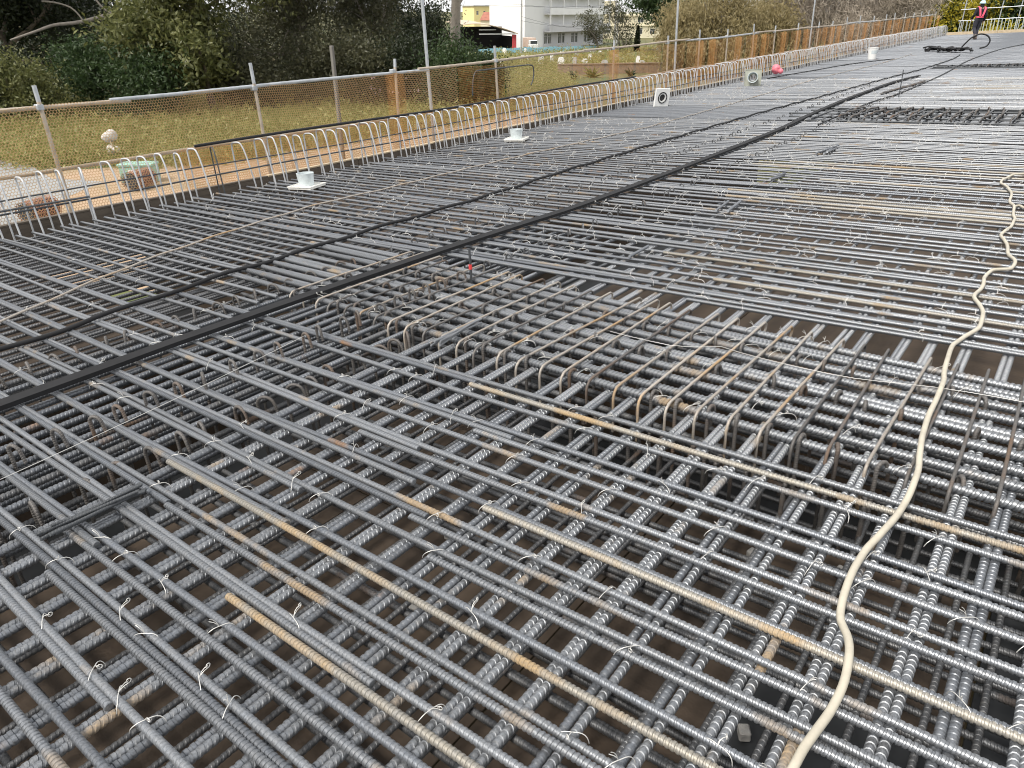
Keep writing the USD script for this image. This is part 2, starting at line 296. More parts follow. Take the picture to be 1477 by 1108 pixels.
for i, y in enumerate(near_rows):
    single = i in (13, 15)
    a = math.radians(rng.normal(0, .12))
    dplace('cross_rebar', full[i % 3], XL + rng.uniform(-.05, .05), y + .0145, 0, a, f'{nth(len(near_rows) - 1 - i)} full length grey bar counted from the cross beam towards the viewer', 'rebar')
    T1.append((y, not single))
    if single: continue
    xa = rng.uniform(-2.6, -1.1); xb = rng.uniform(-2.9, -1.3)
    dplace('cross_rebar', left[i % 3], xa - 6.6, y - .0145, 0.0, a, f'grey lap bar ending beside the {nth(len(near_rows) - 1 - i)} full length bar from the cross beam', 'rebar')
    k = int(rng.integers(0, 2)) if i % 5 in (1, 3) else 2
    if k < 2: dplace('cross_rebar', right[k], xb, y - (.0145 if xb > xa else .043), 0.0, a, f'tan weathered bar beside the {nth(len(near_rows) - 1 - i)} full length bar from the cross beam', 'rebar')
    else: dplace('cross_rebar', right[k], xb, y - (.0145 if xb > xa else .043), 0.0, a, f'grey bar starting part way beside the {nth(len(near_rows) - 1 - i)} long bar from the cross beam', 'rebar')
y = 4.30
while y < 24.0:
    if not 13.85 < y < 15.95 and not 23.2 < y:
        far = y > 8.5; a = math.radians(rng.normal(0, .25)); i = int(rng.integers(0, 3))
        mod = full[i] if not far else plain[i % 2]
        dplace('cross_rebar', mod, XL + rng.uniform(-.1, .1), y, rng.uniform(-.004, .004), a, 'grey bar stretching across the deck beyond the thick beam bars', 'rebar', G2)
        T1.append((y, False))
        if rng.random() < (.5 if y < 13 else .2):
            t = rng.random() < .4
            if not far: dplace('cross_rebar', right[int(rng.integers(0, 2)) if t else 2], rng.uniform(-3.2, -1.2), y - .029, 0, a, 'tan lap bar beside a grey one beyond the beam' if t else 'grey lap bar beside another beyond the beam', 'rebar', 'tan lap bars beyond the beam' if t else 'grey lap bars beyond the beam')
            elif t: dplace('cross_rebar', plain[2], rng.uniform(-4, -2), y - .03, 0, a, 'tan lap bar beside a grey one beyond the beam', 'rebar', 'tan lap bars beyond the beam')
        if not far and rng.random() < .5:
            dplace('cross_rebar', left[i], rng.uniform(-9, -8.75), y + .031, 0, a, 'grey doubled bar next to the parapet side of the mat', 'rebar', 'doubled bars on the parapet side')
    y += (.152 if y < 10 else .125) + rng.uniform(-.018, .018)
# the bars farther away than the eye can part
ms = []
y = 23.3
while y < 57.8:
    if not 26.6 < y < 28.2:
        ms.append(sweep([[XL, y, rng.uniform(-.01, .01)], [-4, y + rng.uniform(-.03, .03), 0], [XR, y + rng.uniform(-.06, .06), rng.uniform(-.01, .01)]], .013, 5, False))
    y += .125 + rng.uniform(-.03, .03)
far_mat = obj('far_rebar', deckmesh(cat_(ms)), m_bar2, 'grey mass of parallel bars covering the far end of the deck', 'rebar', kind='stuff', smooth=True)

# bars along the deck, in pairs under the cross bars
GL = 'paired bars along the deck'
lng = [barmodel(f'long_bar_{"abc"[k]}', ribbed(wobbly(6.1, 0.006, 50 + k, axis=1), 0.0120, 0.021, 0.0022, 0.75 if k != 1 else 0.0, 12), (m_bar, m_bar2, m_bar)[k]) for k in range(3)]
lngp = barmodel('long_bar_plain', sweep(wobbly(8.2, 0.008, 55, axis=1), .0125, 7), m_bar2)
x = -1.017 - .155 * 12; T2 = []
while x < 2.0:
    xx = x + rng.uniform(-.012, .012); a = math.radians(rng.normal(0, .2)); T2.append(xx)
    for s in (-1, 1):
        dplace('lengthwise_rebar', lng[int(rng.integers(0, 3))], xx + s * .0138, -.42, -.029 + (s > 0) * .003, a, f'{"left" if s < 0 else "right"} bar of the {nth(len(T2) - 1)} lengthwise pair counted from the girder side', 'rebar')
    x += .155
for xx in T2:
    dplace('lengthwise_rebar', lng[int(rng.integers(0, 3))], xx + rng.uniform(-.03, .03), 5.55, -.03, math.radians(rng.normal(0, .3)), 'grey ribbed bar along the deck just past the cross beam', 'rebar', 'lengthwise bars past the cross beam')
for xx in T2[::2]:
    o = stage.DefinePrim(numbered('lengthwise_rebar'), 'Xform'); o.GetReferences().AddInternalReference(lngp.GetPath()); o.SetInstanceable(True)
    UsdGeom.Xformable(o).AddTransformOp().Set(mat4(D4 @ T(xx, 11.0, -.03 + float(zw(11.0))) @ R('x', .0135))); tag(o, 'plain looking bar along the deck under the distant cross bars', 'rebar', 'bars along the deck beyond the beam')
# denser lengthwise bars on the parapet side
side_bar = [barmodel(f'side_bar_{"ab"[k]}', ribbed(wobbly(5.0, 0.008, 60 + k, axis=1), 0.0108, 0.019, 0.0015, 0.6), (m_low, m_low)[k]) for k in range(2)]
x = -8.6
while x < -4.85:
    for z in (-.028, -.21):
        dplace('lengthwise_rebar', side_bar[int(rng.integers(0, 2))], x + rng.uniform(-.02, .02) + (z < -.1) * .06, .35, z, math.radians(rng.normal(0, .3)), 'grey bar running along the deck on the parapet side of the girder', 'rebar', 'close lengthwise bars on the parapet side')
    x += .135
x = -8.5
while x < -4.85:
    o = stage.DefinePrim(numbered('lengthwise_rebar'), 'Xform'); o.GetReferences().AddInternalReference(lngp.GetPath()); o.SetInstanceable(True)
    UsdGeom.Xformable(o).AddTransformOp().Set(mat4(D4 @ T(x, 5.2, -.03) @ R('x', .0055))); tag(o, 'plain looking bar along the deck under the distant cross bars', 'rebar', 'bars along the deck beyond the beam')
    x += .24
# lower mat
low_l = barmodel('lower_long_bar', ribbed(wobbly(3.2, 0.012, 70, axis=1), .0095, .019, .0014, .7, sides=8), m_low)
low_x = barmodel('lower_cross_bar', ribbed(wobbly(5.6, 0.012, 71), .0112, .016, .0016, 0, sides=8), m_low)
for i, xx in enumerate(T2):
    if xx > -2.9: dplace('lower_rebar', low_l, xx + .077 + rng.uniform(-.015, .015), -.5, -.215, math.radians(rng.normal(0, .5)), 'thin dark bar along the deck in the shaded lower mat', 'rebar', 'lengthwise bars of the lower mat')
y = -.3
while y < 2.6:
    dplace('lower_rebar', low_x, -3.0 + rng.uniform(-.1, .1), y + rng.uniform(-.015, .015), -.237, math.radians(rng.normal(0, .6)), 'dark ribbed bar across the deck in the shaded lower mat', 'rebar', 'cross bars of the lower mat')
    if rng.random() < .5: dplace('lower_rebar', low_x, -3.0 + rng.uniform(-.1, .1), y + .05 + rng.uniform(-.015, .015), -.262, math.radians(rng.normal(0, 1.0)), 'dark ribbed bar across the deck in the shaded lower mat', 'rebar', 'cross bars of the lower mat')
    y += .155
# girder cage along the deck
gird = [barmodel(f'girder_bar_{"ab"[k]}', ribbed(wobbly(6.2, 0.008, 80 + k, axis=1), .0145, .020, .0024, .5), (m_bar2, m_low)[k]) for k in range(2)]
for x in np.arange(-4.58, -3.06, .118):
    dplace('girder_rebar', gird[int(rng.integers(0, 2))], x + rng.uniform(-.01, .01), -.6, -.034, math.radians(rng.normal(0, .15)), 'heavy dark ribbed bar lying lengthwise in the girder trough', 'rebar', 'heavy lengthwise bars in the girder trough')
for x in np.arange(-4.54, -3.06, .14):
    dplace('girder_rebar', gird[int(rng.integers(0, 2))], x + rng.uniform(-.01, .01), -.6, -.2, math.radians(rng.normal(0, .25)), 'heavy dark ribbed bar lying lengthwise in the girder trough', 'rebar', 'heavy lengthwise bars in the girder trough')
for x in np.arange(-4.5, -3.06, .24):
    dplace('girder_rebar', gird[1], x, -.6, -.5, 0, 'heavy dark ribbed bar lying lengthwise in the girder trough', 'rebar', 'heavy lengthwise bars in the girder trough')
# stirrup legs with hooked tops
def hookpath(top, r=.036, depth=.9, tail=.06, ax=0):
    p = [[0, 0, top - r - depth], [0, 0, top - r - .2], [0, 0, top - r - .02]] + [[r - r * math.cos(a), 0, top - r + r * math.sin(a)] for a in np.linspace(0, PI * .92, 9)]
    e = np.array(p[-1]); p.append(list(e + [.012, 0, -tail])); P = np.array(p)
    return P if ax == 0 else P[:, [1, 0, 2]]
hook = [barmodel('hook_tall', ribbed(hookpath(.085, .033, .9, .07), .0078, .0115, .0011, .3, 8), m_hook),
        barmodel('hook_wide', ribbed(hookpath(.02, .05, .5, .05), .0080, .0115, .0011, .3, 8), m_hook),
        barmodel('hook_far', sweep(hookpath(.046, .022, .12, .03), .008, 6), m_low)]
GH = 'hooked stirrup tops along the girder'
for gi, y in enumerate(np.arange(.15, 3.9, .157)):
    dplace('stirrup_hook', hook[0], -3.50 + rng.uniform(-.02, .02), y + rng.uniform(-.02, .02), 0, rng.normal(0, .25), f'{nth(gi)} dark hooked stirrup in the row over the girder counted from the picture edge', 'stirrup')
    dplace('stirrup_hook', hook[1], -3.12 + rng.uniform(-.03, .03), y + .06 + rng.uniform(-.03, .03), -.012, rng.normal(0, .3) + .2, 'low brown stirrup hook curling beside the girder bars', 'stirrup', 'low hooks beside the girder')
    dplace('stirrup_hook', hook[1], -4.68 + rng.uniform(-.02, .02), y + rng.uniform(-.03, .03), .015, rng.normal(0, .3), 'brown stirrup hook curling on the parapet side of the girder', 'stirrup', 'hooks on the parapet side of the girder')
y = 4.2
while y < 21:
    for x in (-3.55, -4.62):
        dplace('stirrup_hook', hook[2], x + rng.uniform(-.03, .03), y + rng.uniform(-.03, .03), 0, rng.normal(0, .4), 'small pale hook standing in a row along the distant girder', 'stirrup', 'pale hooks in rows along the distant girder')
    y += .235 if y < 12 else .36

# cross beam: thick bars, ties over them, hooks
thick = [barmodel(f'thick_bar_{"ab"[k]}', ribbed(wobbly(7.6, 0.006, 90 + k), .0178, .0230, .0036, .85 if k else .55, 14), m_bar) for k in range(2)]
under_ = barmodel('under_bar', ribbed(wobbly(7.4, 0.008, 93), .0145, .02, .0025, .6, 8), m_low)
GB = 'thick bars of the cross beam'
rows = [2.83, 2.955, 3.085, 3.215, 3.335, 3.376, 3.50, 3.63, 3.76, 3.80, 3.90]
BZ = .006
sidelap = barmodel('side_lap_bar', ribbed(wobbly(4.3, 0.008, 97), .0118, .0155, .002, .3, 10), m_bar)
for i, yb in enumerate(rows):
    dplace('beam_rebar', thick[i % 2], -5.35 + rng.uniform(-.15, .15), yb + .05 * 4.0, BZ, -.05 + math.radians(rng.normal(0, .12)), f'{nth(i)} thick ribbed bar of the cross beam counted from its near face', 'rebar')
    if i in (5, 9): continue
    for k, z in enumerate((-.15, -.34, -.62, -.95)):
        if (i // 2 + k) % 2 == 0: dplace('beam_rebar', under_, -5.2, yb + .2 + .03 * k, z, -.05, 'shaded heavy bar deep inside the cross beam', 'rebar', 'bars deep in the cross beam')
    for q in (0,): dplace('cross_rebar', sidelap, XL - .1 * q, yb + .05 * (1.4 + 6.6) + .029 * q, .004, -.015, 'grey bar from the parapet lapping on to the cross beam', 'rebar', 'bars lapping on to the cross beam')
for yb in (2.69, 2.85, 3.01, 3.14): dplace('cross_rebar', sidelap, XL, yb, 0, .002, 'grey bar from the parapet ending at the girder just before the cross beam', 'rebar', 'bars ending at the girder')
def tiepath(L):
    r = .055
    p = [[0, 0, -.24], [0, 0, -.15]] + [[0, r - r * math.cos(a), -r + r * math.sin(a)] for a in np.linspace(0, PI / 2, 7)]
    p += [[0, L * .35, .002], [0, L * .7, -.001]] + [[0, L + .035 * math.sin(a), -.035 + .035 * math.cos(a)] for a in np.linspace(0, PI * .9, 8)]
    return np.array(p)
tie = []
for k in range(3):
    v, f = sweep(smoothpath(tiepath((1.24, 1.27, 1.22)[k]), .03), .0072, 8); tie.append(barmodel(f'beam_tie_{"abc"[k]}', (v, f), (m_tie, m_tie, m_hook)[k]))
beamhook = barmodel('beam_hook', ribbed(hookpath(.034, .026, .85, .045, 1), .0082, .0115, .0012, .3, 8), m_hook)
x = -4.35; ti = -1
while x < 1.9:
    ti += 1
    yb = 2.74 - .05 * (x + 1.4) + rng.uniform(-.02, .02); a = rng.normal(0, .02) - .01
    dplace('beam_tie', tie[int(rng.integers(0, 3))], x, yb, .035, a, f'{nth(ti)} thin tan tie bar over the thick beam bars counted from the black strip', 'tie bar')
    for j, dy in enumerate((.06, .52, .86)):
        if rng.random() < .85: dplace('stirrup_hook', beamhook, x + .028 + rng.uniform(-.01, .01), yb + dy + rng.uniform(-.03, .03), .008, rng.normal(0, .2), 'dark brown hook gripping the cross beam bars beside a tie bar', 'stirrup', 'hooks in the cross beam')
    x += .152 + rng.uniform(-.012, .012)
lowtie = barmodel('side_hook', ribbed(hookpath(-.06, .034, .8, .07, 1), .0085, .0115, .0012, .3, 8), m_hook)
for x in np.arange(-2.9, 1.2, .15):
    dplace('stirrup_hook', lowtie, x + rng.uniform(-.03, .03), 2.60 - .05 * (x + 1.4) + rng.uniform(-.03, .03), .0, rng.normal(0, .3), 'rusty rounded hook below the near face of the cross beam', 'stirrup', 'rusty hooks at the near face of the beam')

# two more cross beams farther on: rails with short hooked caps
rail = barmodel('beam_rail', sweep(wobbly(7.0, .006, 120), .015, 7), m_dark)
capb = barmodel('beam_cap', sweep(np.array([[0, 0, -.06], [0, .0, .01], [0, .03, .028], [0, .6, .03], [0, 1.2, .03], [0, 1.88, .028], [0, 1.9, .0], [0, 1.9, -.06]]), .012, 6), m_low)
caph = barmodel('beam_cap_hook', sweep(np.array([[0, 0, -.05], [0, 0, .04], [.02, .04, .06], [.02, .25, .05], [.02, .42, .055], [.02, .47, .02], [.02, .47, -.05]]), .016, 6), m_hook)
lowx = barmodel('sunk_bar', sweep(wobbly(LT, .01, 121), .013, 6), m_bar2)
sidegap = barmodel('gap_side_bar', sweep(wobbly(4.4, .008, 122), .0122, 6), m_bar2)
for yb0, x0 in ((13.9, -4.2), (26.7, -3.9)):
    for dy in (0, .5, 1.0, 1.5, 1.95) if yb0 < 20 else (0, .7, 1.4):
        dplace('beam_rail', rail, x0 + rng.uniform(-.2, .2) - .3, yb0 + dy, .012, 0, 'dark bar edging a distant cross beam gap', 'rebar', 'bars edging the distant cross beams')
    for dy in np.arange(.06, 1.95 if yb0 < 20 else 1.3, .125):
        dplace('cross_rebar', lowx, XL, yb0 + dy, -.06, 0, 'grey bar sunk in a distant cross beam gap', 'rebar', 'bars sunk in the distant cross beams')
    for dy in np.arange(.04, 1.95 if yb0 < 20 else 1.3, .125):
        dplace('cross_rebar', sidegap, XL, yb0 + dy, 0, 0, 'grey bar ending at the edge of a distant cross beam gap', 'rebar', 'bars ending at the distant gaps')
    x = x0
    while x < 2.1:
        dplace('beam_crossbar', capb, x, yb0, .02, rng.normal(0, .01), 'short dark cap bar spanning a distant cross beam gap', 'rebar', 'cap bars over the distant cross beams', R('z', 0) if yb0 < 20 else np.diag([1, .74, 1, 1.0]))
        if x > x0 + .5:
            for dy in (.2, .75, 1.3) if yb0 < 20 else (.3,):
                dplace('beam_crossbar_hook', caph, x + rng.uniform(-.03, .03), yb0 + dy + rng.uniform(-.08, .08), .02, rng.normal(0, .1), 'short dark hook in a distant cross beam gap', 'stirrup', 'hooks in the distant cross beams')
        x += .215

# ---------------------------------------------------------------- tie wires
def tiewire(k):
    g = np.random.default_rng(200 + k); h = .017
    p = [[-.03, -.034, -.012], [-.022, -.03, .006], [-.005, -.008, h], [.012, .016, h], [.024, .032, .004], [.03, .035, -.014]]
    a = sweep(smoothpath(p, .008), .0014, 4)
    q0 = np.array([.0, .0, h]); d = np.array([g.uniform(-.6, .6), g.uniform(-.8, .4), g.uniform(.2, .7)]); d /= np.linalg.norm(d)
    L = g.uniform(.022, .055)
    b = sweep(smoothpath([q0, q0 + d * L * .5 + [0, .004, .004], q0 + d * L], .008), .0012, 4)
    d2 = d + np.array([g.uniform(-.5, .5), g.uniform(-.4, .4), -.15]); c = sweep(smoothpath([q0, q0 + d2 * L * .4 + [.004, 0, .006], q0 + d2 * L * .85], .008), .0012, 4)
    out = [a, b, c]
    if k % 2:
        e = q0 + d * L; out.append(sweep([e + .007 * np.array([math.cos(t), 0, math.sin(t)]) for t in np.linspace(0, 2 * PI, 8)], .0015, 4))
    return cat_(out)
wires = [tiewire(k) for k in range(6)]
wm = []
for k, w in enumerate(wires):
    m = model(f'tie_wire_{"abcdef"[k]}'); usdkit.mesh(stage, f'/World/Models/tie_wire_{"abcdef"[k]}/wire', w, m_wire, True); wm.append(m)
spots = []
for y, pair in T1:
    if y > 2.7: continue
    for xx in T2:
        if rng.random() < .26: spots.append((xx, y))
    for xx in np.arange(-8.5, -3.6, .3):
        if rng.random() < .2: spots.append((xx, y))
rng.shuffle(spots)
for xx, y in spots[:225]:
    dplace('tie_wire', wm[int(rng.integers(0, 6))], xx + rng.uniform(-.02, .02), y, .002, rng.uniform(-.5, .5) + (PI / 2 if rng.random() < .3 else 0), 'pale twisted tie wire knotted round the near mat bars', 'tie wire', 'tie wires on the near mat')
x = -4.3
for k in range(70):
    xx = rng.uniform(-4.3, .6); yb = 2.74 - .05 * (xx + 1.4) + rng.choice([.1, .25, .55, .9, 1.15]) + rng.uniform(-.03, .03)
    dplace('tie_wire', wm[int(rng.integers(0, 6))], xx, yb, .024, rng.uniform(-.5, .5), 'pale twisted tie wire knotted over the thick beam bars', 'tie wire', 'tie wires on the cross beam')
# the tie wires beyond, too many to part
pts, idx, ori = [], [], []
q0 = trimesh.transformations.quaternion_from_matrix(D4)
for y, pair in T1:
    if y < 4: continue
    for xx in rng.uniform(XL, 1.2, 13 if y < 12 else 16):
        pts.append(D4[:3, :3] @ np.array([xx, y, .004 + float(zw(y))])); idx.append(int(rng.integers(0, 6)))
        q = trimesh.transformations.quaternion_multiply(q0, trimesh.transformations.quaternion_about_axis(rng.uniform(0, PI), [0, 0, 1])); ori.append(q)
pi_ = UsdGeom.PointInstancer.Define(stage, '/World/far_tie_wires')
for k, w in enumerate(wires):
    s_ = usdkit.mesh(stage, f'/World/far_tie_wires/wire_{"abcdef"[k]}', w, m_wire, True)
pi_.CreatePrototypesRel().SetTargets([Sdf.Path(f'/World/far_tie_wires/wire_{"abcdef"[k]}') for k in range(6)])
pi_.CreateProtoIndicesAttr(Vt.IntArray(idx)); pi_.CreatePositionsAttr(Vt.Vec3fArray.FromNumpy(np.array(pts, np.float32)))
pi_.CreateOrientationsAttr(Vt.QuathArray([Gf.Quath(float(q[0]), float(q[1]), float(q[2]), float(q[3])) for q in ori]))
pi_.CreateScalesAttr(Vt.Vec3fArray([Gf.Vec3f(1.15)] * len(idx)))
tag(pi_, 'pale tie wire knots speckling the distant bars', 'tie wire', kind='stuff')

# ---------------------------------------------------------------- parapet: hoops, runners, kerb boards
hp = np.array([[-.0, 0, -.30], [0, 0, .2], [0, 0, .525], [.006, 0, .55], [.03, 0, .562], [.09, 0, .566], [.135, 0, .555], [.165, .0, .52], [.185, 0, .46], [.225, 0, .25], [.262, 0, .0], [.28, 0, -.22]])
hoopm = []
for k in range(4):
    g = np.random.default_rng(300 + k); p = hp.copy(); p[2:7, 2] += g.uniform(-.02, .03); p[:, 1] += np.linspace(0, g.uniform(-.05, .05), len(p)); p[5:, 0] += g.uniform(-.02, .03)
    hoopm.append(barmodel(f'hoop_{"abcd"[k]}', sweep(smoothpath(p, .03), .0098, 8), m_hoop))
hoopd = barmodel('dark_hoop', sweep(smoothpath(hp * [.9, 1, 1], .03), .0085, 8), m_dark)
PX = -8.93
y = 1.1; k = 0
while y < 57.5:
    dark = 4.75 < y < 5.7 and k % 2
    dplace('parapet_hoop', hoopd if dark else hoopm[int(rng.integers(0, 4))], PX, y, 0, rng.normal(0, .13), 'dark unpainted steel hoop among the pale parapet hoops' if dark else 'pale bent steel hoop standing along the parapet kerb', 'parapet hoop', 'dark hoops in the parapet row' if dark else 'pale hoops along the parapet')
    if 4.75 < y < 5.7: y += .12
    y += .215 + rng.uniform(-.035, .035); k += 1
def runner(name, x, z, y0, y1, r, mat, label, group=None, wob=.012, seed=0):
    g = np.random.default_rng(seed); ys = np.arange(y0, y1, .5); P = np.stack([x + wob * np.sin(ys * 1.1 + seed), ys, z + wob * np.sin(ys * .9 + 2 * seed)], 1)
    obj(name, deckmesh(sweep(P, r, 7)), mat, label, 'rebar', group, smooth=True)
runner('parapet_runner', PX + .225, .245, 0, 57, .0105, m_dark, 'long dark bar tied along the inner legs of the parapet hoops', seed=1)
runner('parapet_runner', PX + .018, .335, 0, 57, .0085, m_dark, 'long thin dark bar tied along the outer legs of the parapet hoops', seed=2)
runner('parapet_runner', PX + .245, .262, .5, 3.9, .0115, m_dark, 'short doubled dark bar on the nearest hoops', seed=3)
runner('black_pipe', PX + .02, .60, 5.0, 16.6, .019, m_rub, 'long black bar lying on top of the parapet hoops', seed=4)
y = .6; k = 0
while y < 57.5:
    L = 1.85 + rng.uniform(-.2, .2); t = thing('kerb_board', 'dark timber kerb board with a pale top edge beside the hoops', 'kerb board', 'timber kerb boards under the parapet')
    dx = rng.uniform(-.012, .012); dz = rng.uniform(-.012, .012)
    part('board', deckmesh(box(PX - .075 + dx, PX - .05 + dx, y, y + L - .01, -.40, .055 + dz, .003)), m_board, t)
    part('top_batten', deckmesh(box(PX - .115 + dx, PX - .045 + dx, y + .004, y + L - .014, .056 + dz, .078 + dz, .003)), m_batten if y > 5 else m_board, t)
    y += L; k += 1
# outer ledge that carries the fence
ledge = tag(xform('/World/deck_ledge'), kind='structure')
for y0 in np.arange(-1, 58, 2.4): part('ledge_plank', deckmesh(box(-10.05, PX - .118, y0, y0 + 2.39, -.19, -.14, .004)), m_board, ledge)

# ---------------------------------------------------------------- fence
FX = -9.75
fence = thing('safety_fence', 'orange net safety fence on galvanised pipe posts along the deck edge', 'fence')
def raypt(px, py, x):
    d = RD.T @ np.array([px - CX, CY - py, -FPX]); return CAMD + d * (x / d[0])
posty = [raypt(px, py, FX)[1] for px, py in ((55, 152), (365, 125), (566, 107), (714, 98), (883, 74), (962, 66))]
posty = [.7] + posty
while posty[-1] < 57: posty.append(posty[-1] + rng.uniform(1.9, 2.6))
def railz(y): return 1.17 + (.05 if y > 9 else 0)
for i, y in enumerate(posty):
    top = 1.47 + rng.uniform(-.08, .06); lean = rng.normal(0, .02)
    part('post', deckmesh(sweep([[FX + .03, y + lean, -.5], [FX + .03, y, .4], [FX + .03, y - lean, railz(y) + .06]], .024, 10)), m_pipe_t, fence, 30)
    part('post_head', deckmesh(sweep([[FX + .03, y - lean, railz(y) + .06], [FX + .03, y - lean * 1.3, top]], .0245, 10)), m_pipe, fence, 30)
    part('coupler', deckmesh(mv(box(-.045, .045, -.04, .04, -.035, .035, .01), T(FX + .01, y, railz(y)))), m_pipe, fence)
yy = -1.0; k = 0
while yy < 57:
    L = 5.5; z0 = railz(yy + 2.5); dz = .02 * (k % 2)
    part('rail', deckmesh(sweep([[FX, t, z0 + dz + .012 * math.sin(t)] for t in np.linspace(yy, min(yy + L + .25, 58), 8)], .024, 10)), m_pipe if k % 3 == 1 else m_pipe_t, fence, 30)
    part('lower_rail', deckmesh(sweep([[FX - .02, t, .47 + .01 * math.sin(t * 1.3)] for t in np.linspace(yy, min(yy + L, 58), 6)], .024, 10)), m_pipe_t, fence, 30)
    yy += L; k += 1
def hexnet(W, Hh, c=.034, w=.0052, seed=0, fold=.02, gather=1.0):
    g = np.random.default_rng(seed); dx = c; dy = c * math.sqrt(3) / 2
    nx, nz = int(W / dx), int(Hh / dy); e = []
    a = c / math.sqrt(3)
    for j in range(nz):
        cx = (np.arange(nx) + .5 * (j % 2)) * dx; cz = np.full(nx, j * dy)
        p = [np.stack([cx + a * math.cos(t), cz + a * math.sin(t)], 1) for t in np.radians([30, 90, 150, 210])]
        for q in range(3): e.append(np.stack([p[q], p[q + 1]], 1))
    e = np.concatenate(e); d = e[:, 1] - e[:, 0]; d /= np.linalg.norm(d, axis=1, keepdims=True); n = np.stack([-d[:, 1], d[:, 0]], 1) * w / 2
    q = np.stack([e[:, 0] - n, e[:, 0] + n, e[:, 1] + n, e[:, 1] - n], 1).reshape(-1, 2)
    ph = g.uniform(0, 6, 4); s = q[:, 0]; z = q[:, 1]
    off = fold * (np.sin(2.1 * s + ph[0]) + .6 * np.sin(5.3 * s + ph[1] + 1.2 * z) + .4 * np.sin(4 * z + ph[2]))
    V = np.stack([off, s * gather, z + .015 * np.sin(3 * s + ph[3])], 1)
    F = np.arange(len(V)).reshape(-1, 4)
    return V, np.vstack([F[:, [0, 1, 2]], F[:, [0, 2, 3]]])
netm = [hexnet(2.5, 1.26, .037, .0052, seed=k) for k in range(3)] + [hexnet(2.4, 1.24, seed=9, fold=.05, gather=.18), hexnet(2.5, 1.22, .037, .0042, seed=11, fold=.07, gather=.62)]
def netpart(k, y, z=-.02, dx=0, label=None):
    v, f = netm[k]; v = v + np.array([FX + .03 + dx, y, z])
    part('net', deckmesh((v, f)), m_net, fence, label=label)
MODN = []
for k in range(5):
    m = model(f'net_{"abcde"[k]}'); usdkit.mesh(stage, f'/World/Models/net_{"abcde"[k]}/mesh', netm[k], m_net if k < 3 else m_net2); MODN.append(m)
def netinst(k, y, z=-.06, dx=0.0):
    p = stage.DefinePrim(numbered('net', fence.GetPath().pathString), 'Xform'); p.GetReferences().AddInternalReference(MODN[k].GetPath()); p.SetInstanceable(True)
    UsdGeom.Xformable(p).AddTransformOp().Set(mat4(D4 @ T(FX + .03 + dx, y, z + float(zw(y + 1))) @ R('x', .0135 if y > 8 else 0)))
y = -1.4; k = 0
while y < 56:
    if y < 9: netinst(k % 3, y); y += 2.48
    elif y < 14: netinst(4 if k % 2 else k % 3, y); y += 1.52 if k % 2 else 2.45
    else: netinst(4, y); y += 1.5
    k += 1
MODL = model('net_low'); usdkit.mesh(stage, '/World/Models/net_low/mesh', hexnet(3.0, .72, .037, .006, 15, .05, .6), m_net2); MODN.append(MODL)
for y in np.arange(5.2, 55, 1.78): netinst(5, y, -.22, .06)
for y in posty[3:14:2] + [p + .9 for p in posty[7:]]: netinst(3, y - .2, dx=.03)
# tall scaffold pipes tied to the fence
for (px, y0), lab in (((617, None), 'tall galvanised pipe tied to the fence before the grey green trees'), ((975, None), 'tall galvanised pipe tied to the fence near the brown bamboo'), ((1170, None), 'tall galvanised pipe tied to the fence near the bare trees')):
    b = raypt(px, 100 if px < 700 else 60 if px < 1000 else 45, FX - .15)
    obj('scaffold_pipe', deckmesh(sweep([[FX - .15, b[1], -.6], [FX - .15, b[1], 1.2], [FX - .14, b[1] + .02, 3.6 + b[1] * .02]], .03, 10)), m_pipe, lab, 'pipe', smooth=30)
# a bent bar hung on the fence
bb = [raypt(px, py, FX + .12) for px, py in ((682, 142), (684, 112), (688, 106), (760, 99), (769, 101), (770, 110), (766, 128))]
obj('bent_bar', deckmesh(sweep(smoothpath(bb, .05) - np.array([0, 0, 0]), .013, 7)), m_dark, 'dark bent bar hanging against the orange net', 'rebar', smooth=True)

# ---------------------------------------------------------------- cables, strip, rod and hose on the steel
def ondeck(pix, z): return np.array([un(px, py, z) for px, py in pix])
def fit(P, deg=5):
    Q = P.copy(); Q[:, 0] = .75 * np.polyval(np.polyfit(P[:, 1], P[:, 0], deg), P[:, 1]) + .25 * P[:, 0]; return Q
def extend(P, y0):
    P = fit(P)
    d = P[0] - P[1]; k = (P[0][1] - y0) / max(P[1][1] - P[0][1], .05); return np.vstack([P[0] + d * k, P])
cab = [(0, 507), (95, 482), (155, 452), (225, 427), (270, 410), (320, 390), (370, 380), (445, 357), (483, 347), (545, 327), (620, 310), (740, 276), (815, 245), (940, 208), (1005, 188), (1066, 170), (1110, 158), (1187, 140), (1290, 109), (1332, 100), (1370, 86), (1385, 79)]
P = smoothpath(extend(ondeck(cab, .032), -.5), .06); P[:, 2] += .006 * np.sin(P[:, 1] * 7)
obj('black_cable', deckmesh(sweep(P, .016, 9)), m_rub, 'thick round black cable snaking along the bars', 'cable', smooth=True)
rod = [(0, 462), (32, 450), (93, 425), (163, 395), (250, 362), (370, 322), (470, 289), (545, 277), (640, 252), (740, 225), (823, 208), (965, 178), (1018, 159), (1110, 133), (1192, 110), (1257, 95), (1315, 78)]
P = smoothpath(extend(ondeck(rod, .026), -.5), .08); P[:, 2] += .004 * np.sin(P[:, 1] * 9)
obj('thin_rod', deckmesh(sweep(P, .0085, 6)), m_tie, 'thin rust brown rod lying along the bars near the drains', 'rod', smooth=True)
strip = [(0, 584), (87, 554), (175, 522), (250, 492), (370, 450), (620, 364), (740, 327), (840, 299), (890, 278), (990, 236), (1108, 194), (1182, 158), (1232, 140), (1282, 120), (1327, 109)]
